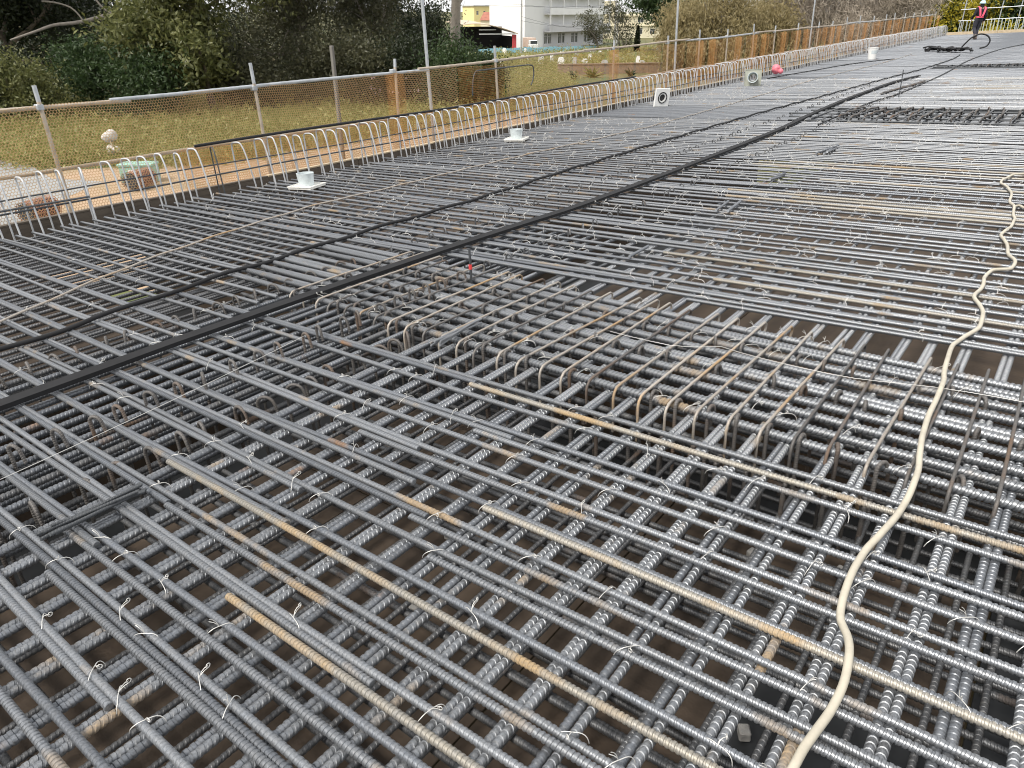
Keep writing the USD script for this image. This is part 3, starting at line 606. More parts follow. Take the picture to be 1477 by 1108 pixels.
P = smoothpath(extend(ondeck(strip, .05), -.8), .12); t = np.gradient(P, axis=0); t /= np.linalg.norm(t, axis=1, keepdims=True); s_ = np.stack([t[:, 1], -t[:, 0], 0 * t[:, 0]], 1)
prof = [(-.036, -.012), (.036, -.02), (.036, .006), (-.036, .014)]
V = np.concatenate([(P + s_ * a + np.array([0, 0, b]))[:, None] for a, b in prof], 1).reshape(-1, 3); n = len(P)
i, j = np.meshgrid(np.arange(n - 1), np.arange(4), indexing='ij'); k = (j + 1) % 4
F = np.stack([i * 4 + j, (i + 1) * 4 + j, (i + 1) * 4 + k, i * 4 + k], -1).reshape(-1, 4)
F = np.vstack([F, [[0, 1, 2, 3], [4 * n - 1, 4 * n - 2, 4 * n - 3, 4 * n - 4]]])
obj('flat_strip', deckmesh((V, np.vstack([F[:, [0, 1, 2]], F[:, [0, 2, 3]]]))), m_strip, 'long flat black strip laid along the girder hooks', 'strip')
for pix, lab in (([(1107, 113), (1160, 104), (1230, 92), (1290, 85)], 'thin dark cord lying near the far hoops'), ([(1180, 180), (1250, 150), (1300, 134), (1350, 112), (1400, 86), (1440, 72), (1477, 64)], 'dark cord running to the far corner of the deck')):
    obj('dark_cord', deckmesh(sweep(smoothpath(ondeck(pix, .03), .15), .014, 6)), m_rub, lab, 'cord', smooth=True)
A_ = lambda L, o: [(o[0] + x / 3.992, o[1] + y / 3.992) for x, y in L]
hz = [(1478, 250), (1463, 252), (1444, 262), (1455, 272)] + A_([(1405, 20), (1395, 50), (1420, 85), (1415, 130), (1425, 155), (1405, 195), (1345, 245), (1380, 300), (1385, 350), (1425, 410), (1400, 440), (1290, 455), (1250, 490), (1240, 540), (1190, 600), (1225, 650), (1240, 710), (1220, 780), (1120, 840), (1060, 900), (1030, 990), (1012, 1060)], (1107, 277)) + A_([(1010, 0), (985, 70), (930, 190), (890, 310), (870, 430), (860, 530), (820, 640), (740, 760), (640, 880), (560, 960), (500, 1060)], (1107, 554)) + A_([(480, 0), (440, 110), (420, 230), (465, 360), (470, 450), (430, 640), (370, 760), (270, 910), (200, 1010), (150, 1100), (60, 1240), (-80, 1380)], (1107, 831))
P = smoothpath(ondeck(hz, .034)[::-1], .025)
bump_ = np.where((P[:, 1] > 2.55) & (P[:, 1] < 4.1), .022, 0); P[:, 2] += np.convolve(bump_, np.ones(9) / 9, 'same') + .004 * np.sin(P[:, 1] * 20)
obj('cream_hose', deckmesh(sweep(P, .0118, 10)), m_hose, 'cream rubber hose winding over the bars to the far edge', 'hose', smooth=True)
P = smoothpath(ondeck(A_([(1420, 85), (1450, 78), (1480, 92), (1540, 100)], (1107, 277)), .034), .03)
obj('cream_hose', deckmesh(sweep(P, .011, 8)), m_hose, 'short cream hose branching off beside the winding hose', 'hose', smooth=True)
# string wires
for pix, z, lab in (([(0, 692), (205, 598), (440, 484)], .07, 'taut thin wire strung along the girder hooks'), ([(1040, 500), (1200, 540), (1380, 563), (1477, 580)], .05, 'thin wire strung across the far tie bar ends'), ([(880, 478), (960, 497), (1040, 500)], .05, 'loose thin wire on the far side of the thick bars')):
    obj('string_wire', deckmesh(sweep(smoothpath(ondeck(pix, z), .1), .0016, 4)), m_wire, lab, 'wire', smooth=True)

# loose short bars, pins, blocks
def loose(a, b, n, r, mat, lab, grp, spread=.03, z=.03):
    A, B = un(*a, z), un(*b, z)
    for i in range(n):
        d = np.array([rng.uniform(-spread, spread), rng.uniform(-spread, spread), .012 * (i % 3)]); e = np.array([rng.uniform(-spread, spread), rng.uniform(-spread, spread), .012 * ((i + 1) % 3)])
        obj('loose_rebar', deckmesh(ribbed([A + d, (A + B + d + e) / 2, B + e], r, .012, .0009, .4, 7)), mat, lab, 'rebar', grp, smooth=True)
loose((62, 778), (206, 706), 6, .0068, m_dark, 'thin dark loose bar in the bundle lying on the near mat', 'loose bars bundled on the near mat', .045)
loose((630, 497), (690, 466), 6, .0062, m_bar, 'thin shiny loose bar in the bundle on the cross beam', 'loose bars bundled on the beam', .03, .05)
loose((905, 370), (938, 358), 1, .012, m_bar2, 'short grey loose bar lying beyond the cross beam', None)
loose((1031, 303), (1050, 292), 1, .012, m_bar2, 'short loose bar of the two lying askew in mid deck', 'two short bars in mid deck', .02)
loose((1050, 304), (1066, 292), 1, .014, m_bar2, 'short loose bar of the two lying askew in mid deck', 'two short bars in mid deck', .02)
loose((1112, 261), (1127, 253), 4, .011, m_bar2, 'short loose bar in the small pile on the distant mat', 'pile of short bars on the distant mat', .06)
loose((1184, 222), (1202, 213), 4, .012, m_bar2, 'short loose bar in the pile farther along the mat', 'farther pile of short bars', .08)
loose((1270, 136), (1330, 118), 3, .014, m_hook, 'dark loose bar lying by the far strip', 'dark bars by the far strip', .08)
for (px, py, h_), lab in (((680, 409, .26), 'upright dark pin with red tape standing on the beam'), ((1296, 141, .55), 'upright thin pin standing on the distant mat')):
    b = un(px, py, 0.0); t = thing('steel_pin', lab, 'pin')
    part('pin', deckmesh(sweep([b + [0, 0, -.1], b + [.003, 0, h_ * .5], b + [0, .004, h_]], .009, 8)), m_dark, t, 30)
    if py > 300: part('red_tape', deckmesh(sweep([b + [.002, 0, h_ * .42], b + [.002, 0, h_ * .56]], .0125, 8)), m_red, t, 30)
for px, py, lab in ((648, 772, 'grey concrete spacer block hanging under paired bars'), (1085, 800, 'pale concrete spacer block on the dark panel'), (1212, 826, 'small pale spacer block beside the cream hose'), (1073, 1058, 'concrete spacer block at the lower edge under the bars'), (598, 880, 'small brown spacer block on the plywood')):
    b = un(px, py, -.31); obj('spacer_block', deckmesh(mv(mv(box(-.02, .02, -.017, .017, -.014, .022, .004), R('z', rng.uniform(0, 3))), T(*b))), m_conc, lab, 'spacer block')
# yellow paint marks are on bars: short painted collars
for px, py in ((1230, 510), (1195, 622), (97, 852), (410, 755)):
    b = un(px, py, .006 if 480 < py < 700 and px > 1000 else 0); rr = .0205 if px > 1000 else .0145
    t = sweep([b + [-.05, .0025 if px > 1000 else 0, 0], b + [.05, -.0025 if px > 1000 else 0, 0]], rr, 10, False)
# ---------------------------------------------------------------- drains, bag, bucket, hose pile
def drain(name, label, base, rot, size=1.0, mats=(m_drainw, m_drain), upside=False):
    M = D4 @ T(base[0], base[1], base[2] + float(zw(base[1]))) @ rot @ np.diag([size, size, size, 1.0])
    t = thing(name, label, 'drain outlet', 'grey drain outlets along the parapet', M)
    sq = sg.box(-.17, -.17, .17, .17).difference(sg.Point(0, 0).buffer(.068))
    pl = trimesh.creation.extrude_polygon(sq, .022, engine='earcut'); part('plate', tm(pl), mats[0], t)
    rim = sg.box(-.178, -.178, .178, .178).difference(sg.box(-.165, -.165, .165, .165)); rm = trimesh.creation.extrude_polygon(rim, .012, engine='earcut'); rm.apply_translation([0, 0, .0225]); part('rim', tm(rm), mats[0], t)
    prof = np.array([[.092, .022], [.112, .18], [.104, .18], [.086, .022]])
    rv = trimesh.creation.revolve(np.vstack([prof, prof[:1]]), sections=32); part('socket', tm(rv), mats[1], t, 40)
    part('flange', tm(trimesh.creation.annulus(.092, .112, .015)), mats[1], t, 30)
    return t
drain('drain_outlet', 'grey cylindrical drain outlet on a square plate by the nearest hoops', un(443, 270, .02), R('z', .3))
drain('drain_outlet', 'grey cylindrical drain outlet on a square plate farther down the hoops', un(745, 202, .02), R('z', .35))
b = un(955, 154, 0); dr = drain('drain_outlet', 'white square drain plate standing on edge with a round hole', [b[0], b[1], .19], R('z', .62 + .45) @ R('x', PI / 2 + .12) @ R('x', PI) @ R('z', .06), 1.1, (m_white, m_black))
part('inside', tm(trimesh.creation.cylinder(.09, .004, sections=24).apply_transform(T(0, 0, .03))), m_black, dr, 30)
b = un(1085, 124, 0); drain('drain_outlet', 'olive drain outlet tipped over with its socket facing out', [b[0], b[1], .21], R('z', .62 - .3) @ R('x', PI / 2 - .1), 1.25, (m_draing, m_drain))
b = un(1105, 110, 0)
s1 = trimesh.creation.icosphere(3, .22); s1.vertices *= [1, .8, 1.05]; s1.vertices += .05 * (meshkit.fbm(np.array(s1.vertices) * 6)[:, None] - .5) * s1.vertex_normals * 2
s2 = trimesh.creation.icosphere(3, .13); s2.apply_translation([.24, 0, -.1])
obj('pink_bag', deckmesh(mv(cat_([tm(s1), tm(s2)]), T(b[0] + .3, b[1], .2) @ np.diag([.62, .62, .62, 1]))), m_pink, 'crumpled pink bag lying against the distant hoops', 'bag', smooth=True)
b = un(1257, 86, 0); t = thing('white_bucket', 'white plastic bucket standing before the distant hoops', 'bucket', None, D4 @ T(b[0], b[1], float(zw(b[1]))) @ np.diag([.85, .85, .85, 1]))
pr = np.array([[0, 0], [.17, 0], [.21, .46], [.22, .47], [.22, .50], [.195, .50], [.16, .03], [0, .03]]); part('body', tm(trimesh.creation.revolve(pr, sections=28)), m_white, t, 40)
part('printed_label', tm(trimesh.creation.revolve(np.array([[.196, .24], [.207, .38], [.2075, .38], [.1965, .24], [.196, .24]]), angle=1.6, sections=12).apply_transform(R('z', -1.6))), m_drain, t, 40)
part('handle', sweep([[.21 * math.cos(a), -.05 - .1 * math.sin(a), .47 - .2 * math.sin(a)] for a in np.linspace(0, PI, 12)], .006, 6), m_pipe, t, True)
# black hose pile with a standing loop
b = un(1375, 75, 0); b1 = un(1330, 75, 0); b2 = un(1408, 77, 0); t = thing('hose_pile', 'tangled pile of black hose with one loop standing up', 'hose', None)
for k in range(7):
    g = np.random.default_rng(500 + k); a = b1 + (b2 - b1) * g.uniform(0, .2); c = b1 + (b2 - b1) * g.uniform(.7, 1); n = 9
    P = np.array([a + (c - a) * s + np.array([0, g.uniform(-.5, .5), .04 + g.uniform(0, .16)]) for s in np.linspace(0, 1, n)])
    part('hose_length', deckmesh(sweep(smoothpath(P, .08), .032, 7)), m_rub, t, True)
lp = [un(1390, 76, 0) + np.array([.62 * (1 - math.cos(a)) - .2, .35 * math.sin(a / 2), .06 + .66 * max(math.sin(a * .5 + .0), 0) ** .8]) for a in np.linspace(0, 2 * PI, 20)]
lp = [un(1385, 72, 0) + np.array([.62 * u, .12 * u + .2 * v, w * .8]) for u, v, w in [(0, 0, .05), (.2, 0, .28), (.55, .1, .58), (1.0, .2, .72), (1.4, .3, .62), (1.6, .3, .36), (1.45, .2, .12), (1.1, 0, .05)]]
part('loop', deckmesh(sweep(smoothpath(lp, .05), .03, 8)), m_rub, t, True)

# ---------------------------------------------------------------- the far end of the pour: board, hoops and pipe railing
t = thing('end_board', 'pale timber board closing the far end of the deck', 'board')
for k in range(4): part('plank', deckmesh(box(-8.8 + k * 2.85, -8.8 + k * 2.85 + 2.84, 58.1, 58.2, -.2, .16, .004)), m_batten, t)
m_pale = M_('pale_green_hoop', (0.55, 0.62, 0.60), 0.5, 0.1, .2, 10)
hoope = barmodel('end_hoop', sweep(smoothpath(hp * [1, 1, 1.3], .05), .012, 6), m_pale)
for x in np.arange(-8.3, 2.2, .19):
    dplace('end_hoop', hoope, x, 59.3 + .18 * (x + 8.3), .05, PI / 2 + rng.normal(0, .1), 'pale green steel hoop in the row across the far end', 'parapet hoop', 'pale green hoops across the far end')
t = thing('pipe_railing', 'galvanised pipe railing across the far end behind the pale hoops', 'railing')
for x in np.arange(-8.4, 2.6, 1.05): part('post', deckmesh(sweep([[x, 60.8, -.3], [x, 60.8, 1.0], [x + .04, 60.8, 1.9 + rng.uniform(-.1, .25)]], .03, 8)), m_pipe, t, 30)
for z in (.75, 1.42): part('rail', deckmesh(sweep([[-8.6, 60.75, z], [-3, 60.75, z + .03], [2.7, 60.75, z + .08]], .028, 8)), m_pipe, t, 30)
part('cross_brace', deckmesh(sweep([[-5.3, 60.7, -.1], [-4.3, 60.7, .75]], .024, 8)), m_pipe, t, 30)

# ---------------------------------------------------------------- the person walking away
def body(joints, bones, edge=.022):
    ms = []
    def sph(j):
        p, r = joints[j]; s = manifold3d.Manifold.sphere(r, 16); return s.translate([float(q) for q in p])
    for a, b in bones: ms.append((sph(a) + sph(b)).hull())
    m = ms[0]
    for q in ms[1:]: m = m + q
    k = m.refine_to_length(edge).to_mesh(); tmm = trimesh.Trimesh(np.array(k.vert_properties[:, :3]), np.array(k.tri_verts)); tmm.merge_vertices()
    trimesh.smoothing.filter_taubin(tmm, iterations=8); return tm(tmm)
b = un(1404, 57.5, 0.0); PH = 1.0
pm = thing('person', 'person in black clothes, pink vest and pale blue helmet walking away', 'person', None, T(*(DW @ np.array([b[0], b[1], .035 + float(zw(b[1]))]))) @ R('z', .62))
m_cloth = M_('black_cloth', (0.018, 0.018, 0.024), 0.85, 0, .3, 12, spec=.2); m_trs = M_('dark_trousers', (0.035, 0.035, 0.045), 0.85, 0, .3, 12, spec=.2)
m_skin = M_('skin', (0.45, 0.29, 0.21), 0.6); m_vest = M_('pink_vest', (0.75, 0.10, 0.17), 0.6, 0, .12, 9); m_helm = M_('pale_helmet', (0.42, 0.62, 0.68), 0.35, 0, .1, 9); m_boot = M_('boots', (0.16, 0.13, 0.11), 0.8)
J = {'hipL': ([-.09, 0, .93], .105), 'hipR': ([.09, 0, .93], .105), 'knL': ([-.12, .02, .52], .068), 'knR': ([.10, .10, .50], .068), 'anL': ([-.14, -.30, .22], .05), 'anR': ([.10, .04, .09], .05),
     'toL': ([-.15, -.24, .10], .042), 'toR': ([.105, .20, .045], .042), 'heL': ([-.14, -.36, .16], .04), 'heR': ([.10, .0, .05], .042),
     'wa': ([0, 0, 1.08], .135), 'chL': ([-.10, .0, 1.34], .12), 'chR': ([.10, .0, 1.34], .12), 'ne': ([0, .01, 1.50], .06), 'he0': ([0, .03, 1.62], .085), 'he1': ([0, .04, 1.67], .095), 'chin': ([0, .09, 1.565], .05),
     'shL': ([-.20, 0, 1.43], .07), 'shR': ([.20, 0, 1.43], .07), 'elL': ([-.30, -.03, 1.15], .052), 'elR': ([.28, -.06, 1.14], .052), 'wrL': ([-.30, .15, .98], .036), 'wrR': ([.29, .02, .90], .036)}
bones = [('hipL', 'hipR'), ('hipL', 'knL'), ('hipR', 'knR'), ('knL', 'anL'), ('knR', 'anR'), ('anL', 'toL'), ('anR', 'toR'), ('anL', 'heL'), ('anR', 'heR'), ('heL', 'toL'), ('heR', 'toR'), ('hipL', 'wa'), ('hipR', 'wa'), ('wa', 'chL'), ('wa', 'chR'), ('chL', 'chR'), ('chL', 'ne'), ('chR', 'ne'), ('ne', 'he0'), ('he0', 'he1'), ('he0', 'chin'), ('shL', 'chL'), ('shR', 'chR'), ('shL', 'elL'), ('shR', 'elR'), ('elL', 'wrL'), ('elR', 'wrR')]
def hand(side, w, d):
    for k in range(4):
        L = (.07, .082, .078, .06)[k]; n = f'f{side}{k}'; o = np.array([0.0, .02 * (1.5 - k), -.075]); J[n + 'a'] = (w + o * [1, 1, .9], .011); J[n + 'b'] = (w + o + [.012 * d, .004, -L * .55], .0095); J[n + 'c'] = (w + o + [.03 * d, .006, -L], .008)
        bones.extend([(f'wr{side}', n + 'a'), (n + 'a', n + 'b'), (n + 'b', n + 'c')])
    n = f't{side}'; J[n + 'a'] = (w + [0, .035, -.03], .012); J[n + 'b'] = (w + [.015 * d, .055, -.075], .0095); bones.extend([(f'wr{side}', n + 'a'), (n + 'a', n + 'b')])
hand('L', np.array([-.30, .15, .98]), 1); hand('R', np.array([.29, .02, .90]), -1)
part('body', body(J, bones, .03), m_skin, pm, True)
def grow(d): return {k: (p, r + d) for k, (p, r) in J.items()}
part('jacket', body(grow(.018), [x for x in bones if x[0] in ('wa', 'chL', 'chR', 'shL', 'shR', 'elL', 'elR') and x[1] not in ('ne',)] + [('hipL', 'hipR'), ('hipL', 'wa'), ('hipR', 'wa')], .03), m_cloth, pm, True)
part('hood', body(grow(.022), [('ne', 'he0')], .03), m_cloth, pm, True)
part('trousers', body(grow(.022), [x for x in bones if x[0] in ('hipL', 'hipR', 'knL', 'knR') and x[1] in ('hipR', 'knL', 'knR', 'anL', 'anR')], .03), m_trs, pm, True)
part('boot', body(grow(.02), [('anL', 'toL'), ('anL', 'heL'), ('heL', 'toL')], .03), m_boot, pm, True); part('boot', body(grow(.02), [('anR', 'toR'), ('anR', 'heR'), ('heR', 'toR')], .03), m_boot, pm, True)
def strap(pts, w): return cat_([sweep(smoothpath(np.array(pts) + [dx, 0, 0], .03), .022, 6) for dx in np.linspace(-w, w, 3)])
part('vest', cat_([strap([(-.15, .06, 1.53), (-.145, -.10, 1.47), (-.11, -.150, 1.30), (-.06, -.165, 1.08)], .025), strap([(.15, .06, 1.53), (.145, -.10, 1.47), (.11, -.150, 1.30), (.06, -.165, 1.08)], .025),
                   cat_([sweep([[.185 * math.cos(a), .165 * math.sin(a), z] for a in np.linspace(0, 2 * PI, 24)], .02, 6) for z in (1.03, 1.06)])]), m_vest, pm, True)
hv = trimesh.creation.icosphere(3, 1.0); hv = trimesh.intersections.slice_mesh_plane(hv, [0, 0, 1], [0, 0, -.05]); hv.vertices *= [.135, .155, .135]; hv.apply_translation([0, .04, 1.70])
part('helmet', tm(hv), m_helm, pm, True)
part('helmet_brim', tm(trimesh.creation.annulus(.12, .165, .014).apply_transform(T(0, .05, 1.695))), m_helm, pm, 30)
part('nose', body({'a': ([0, .125, 1.635], .012), 'b': ([0, .142, 1.605], .017)}, [('a', 'b')], .01), m_skin, pm, True)
for s in (-1, 1):
    part('eye', tm(trimesh.creation.icosphere(2, .012).apply_transform(T(s * .034, .124, 1.645))), m_black, pm, True)
    part('ear', tm(trimesh.creation.icosphere(2, 1.0).apply_transform(T(s * .092, .03, 1.63) @ np.diag([.012, .02, .032, 1]))), m_skin, pm, True)
part('mouth', body({'a': ([-.022, .132, 1.565], .006), 'b': ([.022, .132, 1.565], .006)}, [('a', 'b')], .01), m_pink, pm, True)

# ---------------------------------------------------------------- trees and plants
def leafmat(name, a, b, trans=.35):
    return usdkit.material(stage, '/World/Looks/' + name, {
        'g': ('geometry', {}), 'n': ('noise_texture', {'scale': 1.3, 'detail': 3.0}), 'w': ('noise_texture', {'scale': 9.0, 'detail': 2.0}), 'ad': ('math', {'math_type': 'add'}), 'r': ('map_range', {'from_min': .75, 'from_max': 1.3, 'clamp': True}),
        'm': ('mix', {'color1': a, 'color2': b}), 'p': ('principled_bsdf', {'roughness': .45, 'specular_ior_level': .4}), 't': ('translucent_bsdf', {}), 'x': ('mix_closure', {'fac': trans})},
        [('g.position', 'n.vector'), ('g.position', 'w.vector'), ('n.fac', 'ad.value1'), ('w.fac', 'ad.value2'), ('ad.value', 'r.value'), ('r.result', 'm.fac'), ('m.color', 'p.base_color'), ('m.color', 't.color'), ('p.BSDF', 'x.closure1'), ('t.BSDF', 'x.closure2')], surface='x.closure')
m_bark = M_('bark', (0.13, 0.105, 0.08), .9, 0, .4, 5, .4); m_barkg = M_('bark_grey', (0.23, 0.205, 0.175), .9, 0, .35, 5, .4)
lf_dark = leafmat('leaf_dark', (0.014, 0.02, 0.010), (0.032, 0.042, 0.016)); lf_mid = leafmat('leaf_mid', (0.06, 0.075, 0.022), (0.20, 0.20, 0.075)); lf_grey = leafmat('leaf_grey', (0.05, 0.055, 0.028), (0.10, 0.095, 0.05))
lf_olive = leafmat('leaf_olive', (0.19, 0.16, 0.075), (0.38, 0.31, 0.16)); lf_yel = leafmat('leaf_yellow', (0.12, 0.13, 0.02), (0.62, 0.50, 0.05)); lf_green = leafmat('leaf_green', (0.025, 0.05, 0.018), (0.06, 0.09, 0.03)); lf_weed = leafmat('leaf_weed', (0.15, 0.17, 0.045), (0.38, 0.33, 0.12))
m_twig = M_('twigs', (.32, .275, .22), .9, 0, .3, 5)
lf_pink = leafmat('leaf_pink', (0.45, 0.30, 0.34), (0.6, 0.45, 0.5))
def leaves(P, size, g, droop=0.0, aspect=.45):
    n = len(P); d = g.normal(size=(n, 3)); d[:, 2] -= droop; d /= np.linalg.norm(d, axis=1, keepdims=True)
    u = g.normal(size=(n, 3)); u -= d * (u * d).sum(1, keepdims=True); u /= np.linalg.norm(u, axis=1, keepdims=True); nn = np.cross(d, u)
    L = size * g.uniform(.6, 1.3, (n, 1)); w = L * aspect
    V = np.stack([P, P + d * L * .5 + u * w * .5 + nn * L * .06, P + d * L, P + d * L * .5 - u * w * .5 + nn * L * .06], 1).reshape(-1, 3)
    F = np.arange(4 * n).reshape(-1, 4); return V, np.vstack([F[:, [0, 1, 2]], F[:, [0, 2, 3]]])
def skeleton(g, base, h, spread, trunk_r, lean=(0, 0), levels=3, first=.35, nb=7):
    segs, tips = [], []
    def grow_(p, d, L, r, lv):
        n = 5; P = [p]
        for i in range(n):
            d = d + g.normal(0, .16, 3) + np.array([0, 0, .05 if lv else 0]); d /= np.linalg.norm(d); P.append(P[-1] + d * L / n)
        P = np.array(P); segs.append(sweep(P, np.linspace(r, r * .55, n + 1), 6 if lv else 9, False))
        if lv >= levels - 1: tips.extend(P[2:]); return
        for i in range(nb if lv == 0 else 4):
            s = g.uniform(first if lv == 0 else .3, 1.0); q = P[min(int(s * n), n - 1)] + (P[min(int(s * n) + 1, n)] - P[min(int(s * n), n - 1)]) * (s * n % 1)
            a = g.uniform(0, 2 * PI); e = np.array([math.cos(a), math.sin(a), g.uniform(.1, .9)]) * (spread if lv == 0 else 1) + d * .3; e /= np.linalg.norm(e)
            grow_(q, e, L * g.uniform(.4, .62), r * .5 * (1.1 - .4 * s), lv + 1)
    grow_(np.asarray(base, float), np.array([lean[0], lean[1], 1.0]), h * .72, trunk_r, 0)
    return cat_(segs), np.array(tips)
def tree(name, label, base, h, n, size, leaf, bark=None, seed=0, spread=1.3, tr=.22, clump=.9, lean=(0, 0), first=.3, droop=.2, aspect=.45, levels=3, nb=8, group=None, squash=1.0):
    g = np.random.default_rng(1000 + seed)
    sk, tips = skeleton(g, np.zeros(3), h, spread, tr, lean, levels, first, nb)
    t = thing(name, label, 'tree', group, T(*base)); part('trunk', sk, bark or m_bark, t, True)
    if n:
        k = g.integers(0, len(tips), n // 14); c = tips[k] + g.normal(0, clump * .7, (len(k), 3))
        P = np.repeat(c, 14, 0) + g.normal(0, clump * .32, (len(k) * 14, 3)) * [1, 1, squash]
        P = P[P[:, 2] > .15 * h * first]; part('crown', leaves(P, size, g, droop, aspect), leaf, t)
    return t
def gbase(px, D): p = bgp(px, 60, D); return np.array([p[0], p[1], GZ])
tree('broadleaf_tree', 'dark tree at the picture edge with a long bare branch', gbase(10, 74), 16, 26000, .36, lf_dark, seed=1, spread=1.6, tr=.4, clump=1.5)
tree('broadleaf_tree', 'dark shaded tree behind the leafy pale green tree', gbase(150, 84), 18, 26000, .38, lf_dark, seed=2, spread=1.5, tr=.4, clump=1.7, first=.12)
tree('broadleaf_tree', 'large leafy green tree in front of the dark trees', gbase(292, 62), 14.5, 26000, .46, lf_mid, seed=3, spread=1.1, tr=.3, clump=1.3, first=.12)
tree('broadleaf_tree', 'grey green dusty tree right behind the net fence middle', gbase(430, 70), 14, 24000, .30, lf_grey, m_barkg, seed=4, spread=1.1, tr=.34, clump=1.4, first=.15)
tree('broadleaf_tree', 'grey green tree with thin pale twigs by the tall pipe', gbase(535, 72), 14, 24000, .30, lf_grey, m_barkg, seed=5, spread=1.0, tr=.3, clump=1.4, first=.12)
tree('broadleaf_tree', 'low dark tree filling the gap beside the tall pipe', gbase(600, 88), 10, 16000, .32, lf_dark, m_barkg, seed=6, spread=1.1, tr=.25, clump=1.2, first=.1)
tree('broadleaf_tree', 'tree with a thick grey trunk next to the shed', gbase(658, 64), 19, 5000, .28, lf_grey, m_barkg, seed=17, spread=.45, tr=.5, clump=1.2, first=.45)
bushes = ((640, 62, 1.1, 'dark bush round the foot of the thick grey trunk'), (690, 64, .9, 'dark bush against the arched shed'), (30, 62, 1.0, 'green bush under the tree with the bare branch'), (110, 63, 1.1, 'dark green bush between the first fence posts'), (195, 60, 1.1, 'green bush under the leafy pale green tree'), (370, 62, 1.1, 'dull bush below the dusty tree'), (450, 63, 1.2, 'dull bush just before the timber post'), (515, 64, 1.1, 'dull bush just after the timber post'), (575, 64, 1.2, 'dark bush near the tall pipe'), (320, 66, 1.1, 'dark bush behind the leafy tree trunk'), (-30, 64, 1.2, 'dark bush at the picture edge'), (420, 80, 1.7, 'tall dark thicket behind the dusty tree'), (490, 82, 1.7, 'tall dark thicket behind the timber post'), (560, 84, 1.6, 'tall dark thicket behind the tall pipe'), (250, 82, 1.8, 'tall dark thicket behind the leafy tree'), (340, 82, 1.8, 'tall dark thicket between leafy and dusty trees'))
for i, (px, D, sc_, lab) in enumerate(bushes):
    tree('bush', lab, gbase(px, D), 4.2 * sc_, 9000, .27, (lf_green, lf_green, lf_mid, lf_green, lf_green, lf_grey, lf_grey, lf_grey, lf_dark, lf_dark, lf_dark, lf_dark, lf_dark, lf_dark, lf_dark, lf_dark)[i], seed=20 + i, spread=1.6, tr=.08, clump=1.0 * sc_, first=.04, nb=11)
# the long bare branch
p0, p1 = bgp(195, 14, 57), bgp(12, 58, 55)
br = [bgp(200, 12, 66), bgp(150, 24, 65.5), bgp(110, 33, 65), bgp(80, 36, 65), bgp(50, 46, 64.5), bgp(15, 58, 64)]
obj('bare_branch', cat_([sweep(smoothpath(br, .3), np.linspace(.19, .06, len(smoothpath(br, .3))), 7), sweep(smoothpath([bgp(120, 30, 65), bgp(100, 10, 65.3), bgp(60, 2, 65.6)], .3), .06, 6), sweep(smoothpath([bgp(160, 20, 65.5), bgp(140, 2, 65.8), bgp(130, -15, 66)], .3), .07, 6)]), m_barkg, 'long pale bare branch reaching across the dark tree', 'branch', smooth=True)
tree('round_tree', 'dark green round tree beside the cream building', gbase(962, 140), 12.5, 14000, .55, lf_green, seed=8, spread=1.2, tr=.3, clump=1.7, first=.4)
for i, (px, D, h_, lab) in enumerate(((985, 95, 8.5, 'olive brown bamboo clump nearest the cream building'), (1040, 92, 10, 'tall olive brown bamboo clump with drooping sprays'), (1090, 96, 9.5, 'olive brown bamboo clump next to the bare trees'))):
    tree('bamboo_clump', lab, gbase(px, D), h_, 15000, .5, lf_olive, m_barkg, seed=30 + i, spread=.7, tr=.12, clump=1.3, droop=1.2, aspect=.2, first=.05, nb=14)
for i, (px, D, h_, lab) in enumerate(((1135, 105, 9.5, 'bare twiggy tree next to the bamboo'), (1190, 100, 9.5, 'bare twiggy tree behind the third tall pipe'), (1240, 98, 10, 'wide bare twiggy tree in the row'), (1280, 104, 9, 'bare twiggy tree next to the yellow flowering trees'))):
    tree('bare_tree', lab, gbase(px, D), h_ * 1.25, 16000, .75, m_twig, m_barkg, seed=40 + i, spread=1.0, tr=.2, clump=1.25, levels=4, nb=10, first=.12, droop=-.9, aspect=.05)
for i, (px, D, h_, lf, lab) in enumerate(((1300, 120, 8.5, lf_green, 'dark green tree at the end of the bare trees'), (1330, 110, 8.6, lf_yel, 'yellow flowering tree first after the gap of sky'), (1362, 112, 8.4, lf_green, 'dark green tree between two yellow flowering trees'), (1398, 108, 9.2, lf_yel, 'yellow flowering tree just behind the person'), (1440, 112, 9.0, lf_green, 'dark green tree behind the pipe railing'), (1480, 112, 8.4, lf_green, 'dark green tree at the far picture corner'))):
    tree('broadleaf_tree', lab, gbase(px, D), h_ * 1.15, 14000, .42, lf, seed=50 + i, spread=1.3, tr=.2, clump=1.1, first=.08)
for i, (px, D, h_, lab) in enumerate(((862, 150, 7, 'pale twiggy tree between white and cream buildings'), (893, 140, 8, 'pale twiggy tree in front of the cream building'))):
    tree('bare_tree', lab, gbase(px, D), h_, 2500, .35, lf_grey, m_barkg, seed=60 + i, spread=.9, tr=.15, clump=.9, levels=4, nb=8, first=.1)
t = thing('cypress', 'small dark column shaped cypress by the cream building', 'tree', None, T(*gbase(919, 140)))
g = np.random.default_rng(5); zz = g.uniform(.3, 4.6, 3500); rr = .42 * np.minimum(1, (4.9 - zz) / 2.2) * np.sqrt(g.uniform(.3, 1, 3500)); aa = g.uniform(0, 2 * PI, 3500)
part('crown', leaves(np.stack([rr * np.cos(aa), rr * np.sin(aa), zz], 1), .28, g, -.8), lf_dark, t); part('trunk', sweep([[0, 0, 0], [0, 0, 4.2]], [.09, .03], 7), m_bark, t, True)
